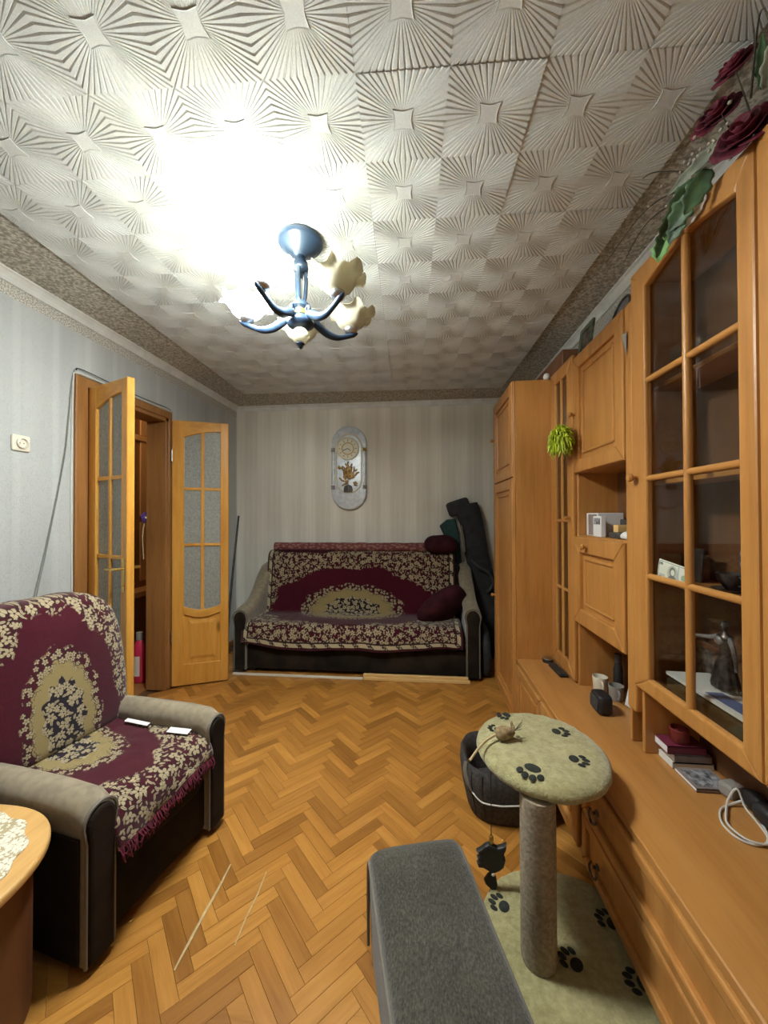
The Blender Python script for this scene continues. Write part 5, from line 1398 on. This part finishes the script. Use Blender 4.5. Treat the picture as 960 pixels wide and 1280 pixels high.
t = thing('phone_charger', 'grey phone charger with a looped white cable on the worktop', 'charger', (0.985, 1.27, WZ))
b = new(); obox(b, (0.985, 1.295, WZ + 0.021), (0.055, 0.045, 0.04), (0, 0, 0.3), 0.008, 2); fin('plug_body', b, 'plug_grey', t)
lp = [(0.985 + 0.0, 1.25, WZ + 0.02), (0.95, 1.25, WZ + 0.006), (0.90, 1.225, WZ + 0.004), (0.865, 1.17, WZ + 0.004), (0.87, 1.12, WZ + 0.004), (0.91, 1.105, WZ + 0.004), (0.95, 1.13, WZ + 0.004), (0.97, 1.19, WZ + 0.004), (0.98, 1.24, WZ + 0.006), (0.975, 1.262, WZ + 0.045), (0.95, 1.262, WZ + 0.012), (0.908, 1.215, WZ + 0.0085), (0.875, 1.165, WZ + 0.0085), (0.885, 1.115, WZ + 0.0085), (0.93, 1.105, WZ + 0.0085), (0.962, 1.15, WZ + 0.0085), (0.99, 1.22, WZ + 0.006)]
b = new(); tube(b, spline(lp, 110), 0.003, 6); fin('cord', b, 'white_cable', t, True)
t = thing('dark_clutter', 'heap of dark crumpled things under the vitrine behind the charger', 'clutter', (0.985, 1.12, WZ))
random.seed(21)
for k in range(7):
    b = new(); superell(b, (1.0 + random.uniform(-.01, .01), 0.9 + 0.055 * k, WZ + 0.03), (0.02 + random.uniform(0, .012), 0.034, 0.029), 0.7, 0.7, 14, 8, lambda p: (p.x + 0.006 * nz(p.y * 60, p.z * 60), p.y, p.z)); fin('crumpled_piece', b, ('black', 'shadowbox', 'black')[k % 3], t, True)

# ------------------------------------------------------------------ inside the vitrine
Z1, Z2, Z3 = 0.7335, 1.1235, 1.8385
t = thing('banknote', 'green hundred banknote tucked behind the muntin of the vitrine door', 'banknote', (0.82, 1.31, 1.12))
b = new(); lay = b.loops.layers.uv.verify()
BN = [Vector(q_) for q_ in ((0.8268, 1.388, 1.130), (0.8268, 1.232, 1.118), (0.8268, 1.225, 1.188), (0.8268, 1.376, 1.205))]
def bnote(u, v): p = BN[0].lerp(BN[1], u).lerp(BN[3].lerp(BN[2], u), v); p.x -= 0.003 * math.sin(PI * v) * (1 - u); return p
sheet(b, bnote, 14, 6, lambda u, v: (u, v)); o = fin('note', b, 'bill', t); solid(o, 0.0005)
def text3d(s, size, M_, mt, par, nm='lettering'):
    cu = bpy.data.curves.new('lettering', 'FONT'); cu.body = s; cu.size = size; cu.extrude = 0.0003; cu.align_x = 'CENTER'; cu.align_y = 'CENTER'
    o = bpy.data.objects.new('tmp_text', cu); C.objects.link(o)
    dg = bpy.context.evaluated_depsgraph_get(); me = bpy.data.meshes.new_from_object(o.evaluated_get(dg)); bpy.data.objects.remove(o)
    bm = new(); bm.from_mesh(me); bpy.data.meshes.remove(me); bm.transform(M_); return fin(nm, bm, mt, par)
# text plane: reads towards -X (glyph x -> -Y, glyph y -> +Z)
FX = Matrix(((0, 0, -1, 0), (-1, 0, 0, 0), (0, 1, 0, 0), (0, 0, 0, 1)))
for yy, zz_, s_ in ((1.365, 1.190, 0.014), (1.372, 1.143, 0.011)):
    text3d('100', s_, Matrix.Translation((0.8236, yy, zz_)) @ FX, 'shadowbox', t)
thin('phone_case', obox(new(), (0.955, 1.40, 1.181), (0.012, 0.075, 0.115), (0, 0.1, 0.0), 0.004), 'black', 'black phone-shaped case standing behind the banknote in the vitrine', 'case')
thin('wooden_box', boxb((0.97, 1.42, 1.1235), (1.02, 1.494, 1.21), 0.003), 'brownbox', 'small brown box at the back left of the banknote shelf', 'box')
t = thing('decorated_plate', 'grey decorated porcelain plate standing at the back of the vitrine', 'plate', (0.985, 1.17, Z2))
b = new(); lathe(b, [(0.0, 0.006), (0.06, 0.004), (0.088, -0.004), (0.09, 0.0), (0.062, 0.010), (0.0, 0.012)], (0.995, 1.175, Z2 + 0.092), 36, axis='X'); fin('dish', b, 'porc', t, True)
for k in range(3):
    b = new(); superell(b, (0.993, 1.155 + 0.02 * k, Z2 + 0.10 + 0.012 * (k % 2)), (0.002, 0.009, 0.007), 1, 1, 10, 6); fin('painted_flower', b, 'shadowbox', t, True)
def teacup(x, y, z, label, mt='porc'):
    t = thing('teacup', label, 'teacup', (x, y, z)); b = new()
    lathe(b, [(0.0, z + 0.0), (0.03, z + 0.001), (0.05, z + 0.008), (0.052, z + 0.01), (0.03, z + 0.006), (0.0, z + 0.005)], (x, y, 0), 26); fin('saucer', b, mt, t, True)
    b = new(); lathe(b, [(0.016, z + 0.0065), (0.02, z + 0.01), (0.036, z + 0.035), (0.04, z + 0.055), (0.038, z + 0.055), (0.03, z + 0.03), (0.0, z + 0.012)], (x, y, 0), 24); fin('cup_body', b, mt, t, True)
    b = new(); tube(b, spline([(x - 0.01, y - 0.037, z + 0.048), (x - 0.014, y - 0.055, z + 0.044), (x - 0.014, y - 0.05, z + 0.026), (x - 0.008, y - 0.032, z + 0.022)], 10), 0.003, 6); fin('handle', b, mt, t, True)
teacup(0.935, 1.215, Z2, 'dark teacup on saucer behind the right muntin of the vitrine', 'shadowbox')
teacup(0.935, 1.07, Z2, 'dark teacup on saucer at the right end of the banknote shelf', 'bronze')
def wineglass(x, y, z, label, h=0.12):
    t = thing('stemmed_glass', label, 'glass', (x, y, z)); b = new(); lathe(b, [(0.028, z), (0.026, z + 0.003), (0.004, z + 0.008), (0.0035, z + 0.05), (0.012, z + 0.058), (0.028, z + 0.08), (0.028, z + h), (0.0265, z + h), (0.026, z + 0.082), (0.0, z + 0.06)], (x, y, 0), 22); fin('bowl_and_stem', b, 'clear', t, True)
for k, (x, y) in enumerate(((0.93, 1.43), (0.965, 1.36), (0.93, 1.09), (0.965, 1.03))):
    wineglass(x, y, Z3, ('stemmed glass at the left end of the top vitrine shelf', 'stemmed glass second from the left on the top vitrine shelf', 'stemmed glass third from the left on the top vitrine shelf', 'stemmed glass at the right end of the top vitrine shelf')[k])
t = thing('crystal_bowl', 'cut glass bowl on the second vitrine shelf', 'bowl', (0.94, 1.07, 1.4835)); z = 1.4835
b = new(); lathe(b, [(0.03, z), (0.034, z + 0.004), (0.05, z + 0.04), (0.062, z + 0.06), (0.06, z + 0.06), (0.046, z + 0.038), (0.0, z + 0.01)], (0.95, 1.08, 0), 28, lambda x, y, zz, a, r: (x * (1 + 0.04 * math.cos(9 * a)), y * (1 + 0.04 * math.cos(9 * a)), zz)); fin('bowl', b, 'clear', t, True)
# bottom compartment
t = thing('picture_frame', 'brown square framed picture at the back left of the bottom vitrine shelf', 'picture', (1.0, 1.42, Z1))
b = new(); box(b, (1.0, 1.36, Z1), (1.012, 1.38, Z1 + 0.17), 0.002); box(b, (1.0, 1.472, Z1), (1.012, 1.492, Z1 + 0.17), 0.002); box(b, (1.0, 1.38, Z1), (1.012, 1.472, Z1 + 0.02), 0.002); box(b, (1.0, 1.38, Z1 + 0.15), (1.012, 1.472, Z1 + 0.17), 0.002); fin('frame', b, 'brownbox', t)
fin('print', boxb((1.004, 1.38, Z1 + 0.02), (1.009, 1.472, Z1 + 0.15)), 'picture_print', t)
thin('glass_tray', prism(new(), [(0.86, 1.0), (0.86, 1.40), (0.88, 1.42), (1.02, 1.42), (1.02, 1.0)], lambda p: (p[0], p[1], Z1), lambda p: (p[0], p[1], Z1 + 0.055), 0.008, 2), 'amber', 'dark amber flat box under the papers on the bottom vitrine shelf', 'box')
Z1b = Z1 + 0.0555
zf = Z1b + 0.020; fy = 1.275; fx = 0.955
fg = thing('figurine', 'dark metal figurine of a robed figure with spread arms in the vitrine', 'figurine', (fx, fy, zf))
def fold(x, y, z, a, r):
    k_ = 1 + 0.13 * math.cos(9 * a + 20 * (z - zf)) * max(0, 1 - (z - zf) / 0.10)
    return x * 0.72 * k_, y * k_, z
b = new(); lathe(b, [(0.036, zf), (0.042, zf + 0.005), (0.038, zf + 0.03), (0.03, zf + 0.07), (0.019, zf + 0.105), (0.016, zf + 0.118), (0.021, zf + 0.138), (0.026, zf + 0.155), (0.022, zf + 0.168), (0.009, zf + 0.175), (0.007, zf + 0.182), (0.0, zf + 0.183)], (fx, fy, 0), 40, fold); fin('robed_body', b, 'bronze', fg, True, angle=70)
b = new(); superell(b, (fx - 0.002, fy, zf + 0.194), (0.0105, 0.0105, 0.0145), 1, 1, 18, 10); hd = fin('head', b, 'bronze', fg, True)
b = new(); superell(b, (fx - 0.0125, fy, zf + 0.193), (0.0028, 0.0018, 0.0035), 1, 1, 8, 6); fin('nose', b, 'bronze', hd, True)
b = new(); superell(b, (fx + 0.002, fy, zf + 0.202), (0.0125, 0.0135, 0.011), 1, 1, 16, 8, lambda p: (p.x, p.y, p.z * (1 if p.z > 0 else 0.4))); fin('hair', b, 'shadowbox', fg, True)
for pts in ([(fx, fy + 0.018, zf + 0.160), (fx - 0.01, fy + 0.045, zf + 0.148), (fx - 0.02, fy + 0.075, zf + 0.142), (fx - 0.03, fy + 0.105, zf + 0.136)], [(fx, fy - 0.018, zf + 0.160), (fx - 0.006, fy - 0.04, zf + 0.135), (fx - 0.012, fy - 0.055, zf + 0.105), (fx - 0.016, fy - 0.062, zf + 0.078)]):
    b = new(); tube(b, spline(pts, 14), [0.0085 - 0.004 * k / 14 for k in range(15)], 8); superell(b, pts[-1], (0.005, 0.007, 0.006), 1, 1, 10, 6); fin('arm', b, 'mirror', fg, True)
b = new(); superell(b, (fx - 0.014, fy + 0.004, zf + 0.15), (0.009, 0.017, 0.014), 1, 1, 14, 8); fin('bodice', b, 'mirror', fg, True)
t = thing('paper_folder', 'white and blue papers lying flat on the bottom vitrine shelf', 'papers', (0.93, 1.2, Z1b))
fin('sheet_pile', obox(new(), (0.94, 1.21, Z1b + 0.0095), (0.15, 0.40, 0.010), (0, 0.02, 0.01)), 'white', t)
fin('blue_band', obox(new(), (0.905, 1.13, Z1b + 0.0165), (0.05, 0.24, 0.0012), (0, 0.02, 0.02)), 'bluepr', t)
fin('blue_band', obox(new(), (0.985, 1.06, Z1b + 0.0135), (0.03, 0.08, 0.0012), (0, 0.02, 0.02)), 'bluepr', t)
t = thing('small_shell', 'small cream shell resting on the papers in the vitrine', 'shell', (0.872, 1.08, Z1b + 0.018)); b = new(); superell(b, (0.872, 1.08, Z1b + 0.0265), (0.010, 0.014, 0.008), 1, 1, 14, 8, lambda p: (p.x, p.y, p.z * (1 + 0.15 * math.cos(p.y * 500)))); fin('shell', b, 'cream_plastic', t, True)
thin('red_box', boxb((0.985, 1.0, Z1b + 0.019), (1.02, 1.04, Z1b + 0.075), 0.003), 'red', 'small dark red box at the right back of the papers in the vitrine', 'box')

# ------------------------------------------------------------------ cat tree
PX, PY, PR = 0.345, 1.155, 0.049
ct_ = thing('cat_tree', 'olive plush cat tree with paw prints and sisal post', 'cat tree', (PX, PY, 0))
def pol(cx, cy, rx, ry, n=72, e=1.0, wob=0.0): return [(cx + (rx + wob * nz(k * 0.9)) * sgnp(math.cos(2 * PI * k / n), e), cy + (ry + wob * nz(k * 0.9)) * sgnp(math.sin(2 * PI * k / n), e)) for k in range(n)]
bo = pol(0.445, 1.13, 0.262, 0.315, 80, 0.8, 0.003)
fin('base_board', prism(new(), bo, lambda p: (p[0], p[1], 0.0), lambda p: (p[0], p[1], 0.045), 0.016, 4), 'plush', ct_, True, angle=60)
b = new(); lathe(b, [(PR, 0.045)] + [(PR + 0.0018 * (k % 2), 0.045 + 0.0058 * k) for k in range(1, 83)] + [(PR, 0.526)], (PX, PY, 0), 28); fin('sisal_post', b, 'sisal', ct_, True, angle=80)
plc = (0.405, 1.325)
def plz(x, y): return 0.004 * nz(x * 30, y * 30) + 0.0016 * nz(x * 90, y * 90, 5)
b = new(); n = 90; rings = []
for r, z in ((0.0, 0.575), (0.05, 0.576), (0.1, 0.577), (0.15, 0.577), (0.185, 0.575), (0.2, 0.569), (0.209, 0.560), (0.212, 0.55), (0.208, 0.54), (0.198, 0.531), (0.18, 0.526), (0.0, 0.526)):
    ring = []
    for k in range(n):
        a = 2 * PI * k / n; w = (1 + 0.02 * nz(math.cos(a) * 6, math.sin(a) * 6, z * 20)) if r > 0.15 else 1
        x = plc[0] + r * w * math.cos(a) * 0.99; y = plc[1] + r * w * math.sin(a) * 1.06
        ring.append(b.verts.new((x, y, z + (plz(x, y) if z > 0.53 else 0))))
    rings.append(ring)
for A, B in zip(rings, rings[1:]):
    for k in range(n): b.faces.new((A[k], A[(k + 1) % n], B[(k + 1) % n], B[k]))
bmesh.ops.remove_doubles(b, verts=b.verts[:], dist=1e-5); bmesh.ops.recalc_face_normals(b, faces=b.faces[:]); fin('platform', b, 'plush', ct_, True, angle=70)
def paw(x, y, z, ang, s, tilt=None):
    b = new(); Rz = Matrix.Rotation(ang, 3, 'Z')
    for dx, dy, rx, ry in ((0, -0.012, 0.02, 0.016), (-0.024, 0.012, 0.008, 0.012), (-0.009, 0.024, 0.008, 0.013), (0.009, 0.024, 0.008, 0.013), (0.024, 0.012, 0.008, 0.012)):
        p = Rz @ Vector((dx * s, dy * s, 0))
        superell(b, (x + p.x, y + p.y, z), (rx * s, ry * s, 0.0025), 1, 1, 14, 6, rot=Rz)
    if tilt is not None: b.transform(Matrix.Translation((x, y, z)) @ tilt.to_4x4() @ Matrix.Translation((-x, -y, -z)))
    fin('paw_print', b, 'pawblack', ct_, True)
paw(0.325, 1.495, 0.578, 2.2, 0.85); paw(0.497, 1.40, 0.578, 4.6, 0.95); paw(0.497, 1.245, 0.578, 4.3, 0.95)
paw(0.335, 1.18, 0.578, 2.6, 1.25); paw(0.27, 1.40, 0.578, 1.2, 0.01 + 0.7)
for x, y, a in ((0.60, 1.28, 0.9), (0.605, 1.12, 1.4), (0.44, 1.155, 0.8), (0.47, 0.99, 2.2), (0.62, 0.98, 0.5), (0.265, 1.30, 1.0), (0.42, 1.345, 0.3)): paw(x, y, 0.0465, a, 1.05)
# toy mouse on the platform
tm_ = thing('toy_mouse', 'small tan toy mouse with straw tail on the cat tree platform', 'toy', (0.29, 1.335, 0.58))
b = new(); superell(b, (0.292, 1.335, 0.6), (0.036, 0.022, 0.021), 0.9, 0.9, 20, 12, lambda p: (p.x, p.y * (1 - 0.3 * (p.x / 0.036)), p.z * (1 - 0.25 * p.x / 0.036) + 0.002 * nz(p.x * 90, p.y * 90)), Matrix.Rotation(0.25, 3, 'Z')); fin('body', b, 'mouse', tm_, True)
for s in (-1, 1):
    b = new(); superell(b, (0.32, 1.346 + 0.012 * s, 0.618), (0.004, 0.009, 0.012), 0.9, 0.9, 12, 6); fin('ear', b, 'mouse', tm_, True)
b = new(); tube(b, spline([(0.26, 1.328, 0.598), (0.225, 1.30, 0.594), (0.19, 1.26, 0.588), (0.155, 1.215, 0.575)], 14), 0.0042, 6); fin('tail', b, 'straw', tm_, True)
b = new()
for k in range(5): tube(b, [(0.326, 1.345, 0.604), (0.345 + 0.004 * k, 1.35 + 0.012 * (k - 2), 0.62 + 0.006 * (k % 3))], 0.0009, 4)
fin('whiskers', b, 'stem', tm_)
# black toy hanging on a string
hx, hy = 0.246, 1.355
ht = thing('hanging_toy', 'black fish-shaped toy hanging on a string under the platform', 'toy', (hx, hy, 0.05))
b = new(); tube(b, [(hx, hy, 0.527), (hx, hy, 0.215)], 0.0016, 5); fin('string', b, 'black', ht)
b = new(); lathe(b, [(0.0, 0.228), (0.007, 0.226), (0.008, 0.215), (0.006, 0.2), (0.0, 0.195)], (hx, hy, 0), 12); fin('bead', b, 'brass', ht, True)
ol = [(0.0, 0.198), (0.02, 0.19), (0.04, 0.196), (0.052, 0.205), (0.05, 0.185), (0.042, 0.168), (0.048, 0.15), (0.042, 0.125), (0.028, 0.112), (0.01, 0.103), (-0.004, 0.104), (-0.018, 0.112), (-0.03, 0.118), (-0.045, 0.118), (-0.05, 0.13), (-0.04, 0.138), (-0.05, 0.15), (-0.035, 0.158), (-0.052, 0.172), (-0.035, 0.182), (-0.022, 0.194), (-0.01, 0.2)]
fin('body', prism(new(), [(hx + x, z) for x, z in ol], lambda p: (p[0], hy + 0.011, p[1]), lambda p: (p[0], hy - 0.011, p[1]), 0.006, 2), 'black', ht)
ol = [(0.0, 0.104), (0.016, 0.085), (0.02, 0.06), (0.014, 0.03), (0.004, 0.038), (-0.02, 0.058), (-0.026, 0.072), (-0.014, 0.09)]
fin('tail', prism(new(), [(hx + x, z) for x, z in ol], lambda p: (p[0], hy + 0.007, p[1]), lambda p: (p[0], hy - 0.007, p[1]), 0.003, 1), 'black', ht)
b = new(); superell(b, (hx + 0.004, hy - 0.012, 0.101), (0.006, 0.004, 0.005), 1, 1, 10, 6); fin('button', b, 'cream_plastic', ht, True)

# ------------------------------------------------------------------ grey pouf in the foreground
ang = math.atan2(-0.107, 0.382)
pfm = Matrix.Translation((0.035, 0.968, 0)) @ Matrix.Rotation(math.atan2(0.107, 0.382), 4, 'Z')
po = thing('pouf', 'long grey boucle upholstered pouf with rounded top in the foreground', 'pouf', (0.035, 0.968, 0))
b = new(); stn = []
hw = 0.142
for y, h, inset in ((0.20, 0.30, 0.02), (0.215, 0.05, 0.03)): pass
sec = []
for y, h in ((0.212, 0.298), (0.214, 0.325), (0.205, 0.343), (0.185, 0.352), (0.15, 0.355), (0.08, 0.352), (0.03, 0.343), (-0.05, 0.338), (-0.2, 0.335), (-0.32, 0.33)):
    pts = []
    for k in range(25):
        a = PI - PI * k / 24; x = hw * sgnp(math.cos(a), 0.38); z = h - 0.05 + 0.05 * sgnp(math.sin(a), 0.55)
        pts.append((x, z))
    sec.append([b.verts.new((-hw + 0.01, y, 0.02))] + [b.verts.new((x, y + 0.003 * nz(x * 20, y * 20), z + 0.003 * nz(x * 18, y * 18))) for x, z in pts] + [b.verts.new((hw - 0.01, y, 0.02))])
for A, B in zip(sec, sec[1:]):
    for i in range(len(A) - 1): b.faces.new((A[i], A[i + 1], B[i + 1], B[i]))
b.faces.new(sec[0]); b.faces.new(sec[-1][::-1]); bmesh.ops.recalc_face_normals(b, faces=b.faces[:]); b.transform(pfm); fin('cushion_body', b, 'boucle', po, True)
for s in (-1, 1):
    b = new(); tube(b, spline([(s * (hw + 0.001), 0.216, 0.05), (s * (hw + 0.001), 0.214, 0.28), (s * (hw + 0.001), 0.16, 0.318), (s * (hw + 0.001), 0.0, 0.305), (s * (hw + 0.001), -0.31, 0.295)], 24), 0.005, 6); b.transform(pfm); fin('piping', b, 'pipe', po, True)
for x in (-0.1, 0.1):
    for y in (-0.27, 0.17):
        b = boxb((x - 0.02, y - 0.02, 0), (x + 0.02, y + 0.02, 0.025)); b.transform(pfm); fin('foot', b, 'black', po)

# ------------------------------------------------------------------ dark soft basket behind the cat tree
bs = thing('storage_basket', 'dark grey soft fabric basket with pale drawcord behind the cat tree', 'basket', (0.43, 1.80, 0))
b = new(); prof = [(0.90, 0.0), (0.96, 0.02), (1.06, 0.10), (1.11, 0.17), (1.09, 0.215), (1.04, 0.232), (0.97, 0.222), (0.9, 0.17), (0.85, 0.06), (0.0, 0.05)]
rings = []
for s, z in prof:
    rings.append([b.verts.new((0.385 + 0.175 * s * sgnp(math.cos(2 * PI * k / 40), 0.7), 1.83 + 0.165 * s * sgnp(math.sin(2 * PI * k / 40), 0.7), z + (0.008 * nz(k * 0.5, z * 9) if 0.1 < z else 0))) for k in range(40)])
for A, B in zip(rings, rings[1:]):
    for k in range(40): b.faces.new((A[k], A[(k + 1) % 40], B[(k + 1) % 40], B[k]))
b.faces.new(rings[0][::-1]); bmesh.ops.remove_doubles(b, verts=b.verts[:], dist=1e-5); bmesh.ops.recalc_face_normals(b, faces=b.faces[:]); fin('tub', b, 'charcoal', bs, True, angle=60)
def bpt(a, z, s=1.09): return (0.385 + 0.175 * s * sgnp(math.cos(a), 0.7), 1.83 + 0.165 * s * sgnp(math.sin(a), 0.7), z)
b = new(); tube(b, spline([bpt(-2.75, 0.232, 1.07), bpt(-2.68, 0.2, 1.14), bpt(-2.55, 0.16, 1.135), bpt(-2.42, 0.13, 1.11)], 14), [0.011] * 10 + [0.009, 0.007, 0.005, 0.004, 0.003], 8); fin('ribbon', b, 'pipe', bs, True)
b = new(); tube(b, spline([bpt(-2.42, 0.13, 1.11), bpt(-2.1, 0.11, 1.12), bpt(-1.75, 0.11, 1.11), bpt(-1.6, 0.115, 1.13), bpt(-1.3, 0.12, 1.12)], 24), 0.0032, 6); fin('drawcord', b, 'white_cable', bs, True)
for a in (-2.45, -2.1):
    b = new(); tube(b, [bpt(a, z, s + 0.005) for s, z in ((0.96, 0.02), (1.06, 0.10), (1.11, 0.17), (1.09, 0.215))], 0.0022, 5); fin('seam', b, 'black', bs)

# ------------------------------------------------------------------ pale strips lying on the parquet
b = new()
def strip(pts, w):
    b = new(); P_ = [Vector((x, y, 0.0)) for x, y in pts]; A, B = [], []
    for i, p in enumerate(P_):
        d = (P_[min(i + 1, len(P_) - 1)] - P_[max(i - 1, 0)]).normalized(); n = Vector((-d.y, d.x, 0)); ww = w * (0.35 + 0.65 * math.sin(PI * (0.1 + 0.8 * i / (len(P_) - 1))))
        A.append((p + n * ww, p - n * ww))
    for z in (0.0004, 0.0016):
        pass
    vt_ = [[b.verts.new(q_ + Vector((0, 0, z))) for q_ in pr for z in (0.0004, 0.0016)] for pr in A]
    for a, c_ in zip(vt_, vt_[1:]):
        for i, j in ((0, 1), (1, 3), (3, 2), (2, 0)): b.faces.new((a[i], a[j], c_[j], c_[i]))
    b.faces.new((vt_[0][0], vt_[0][2], vt_[0][3], vt_[0][1])); b.faces.new((vt_[-1][0], vt_[-1][1], vt_[-1][3], vt_[-1][2])); bmesh.ops.recalc_face_normals(b, faces=b.faces[:]); return b
thin('tape_strip', strip([(-0.738, 1.40), (-0.735, 1.30), (-0.737, 1.22), (-0.736, 1.13), (-0.735, 1.06)], 0.0045), 'straw', 'longer pale strip lying on the parquet nearer the armchair', 'strip')
thin('tape_strip', strip([(-0.587, 1.383), (-0.584, 1.30), (-0.589, 1.22), (-0.587, 1.137)], 0.0026), 'straw', 'shorter pale strip lying on the parquet farther from the armchair', 'strip')

b = new(); prism(b, [(1.572, 2.075), (1.536, 2.075), (1.543, 1.985)], lambda p: (0.8105, p[0], p[1]), lambda p: (0.8095, p[0], p[1]))
thin('paper_corner', b, 'plug_grey', 'small grey triangular paper hanging at the edge of the upper cabinet door', 'paper')

# ------------------------------------------------------------------ groups of alike things
GRP = {'book': 'books under the vitrine', 'stemmed_glass': 'stemmed glasses on the top vitrine shelf', 'cushion': 'burgundy cushions on the sofa', 'wooden_batten': 'battens before the sofa',
       'tape_strip': 'pale strips on the parquet', 'mug': 'mugs in the open bay', 'ceramic_ball': 'white balls on the wall unit', 'paper_sheet': 'papers beside the armchair arm',
       'teacup': 'teacups in the vitrine', 'paper_carton': 'white boxes in the niche'}
for o in list(C.objects):
    if o.parent is None and 'label' in o:
        k = o.name.split('.')[0]
        if k in GRP: o['group'] = GRP[k]
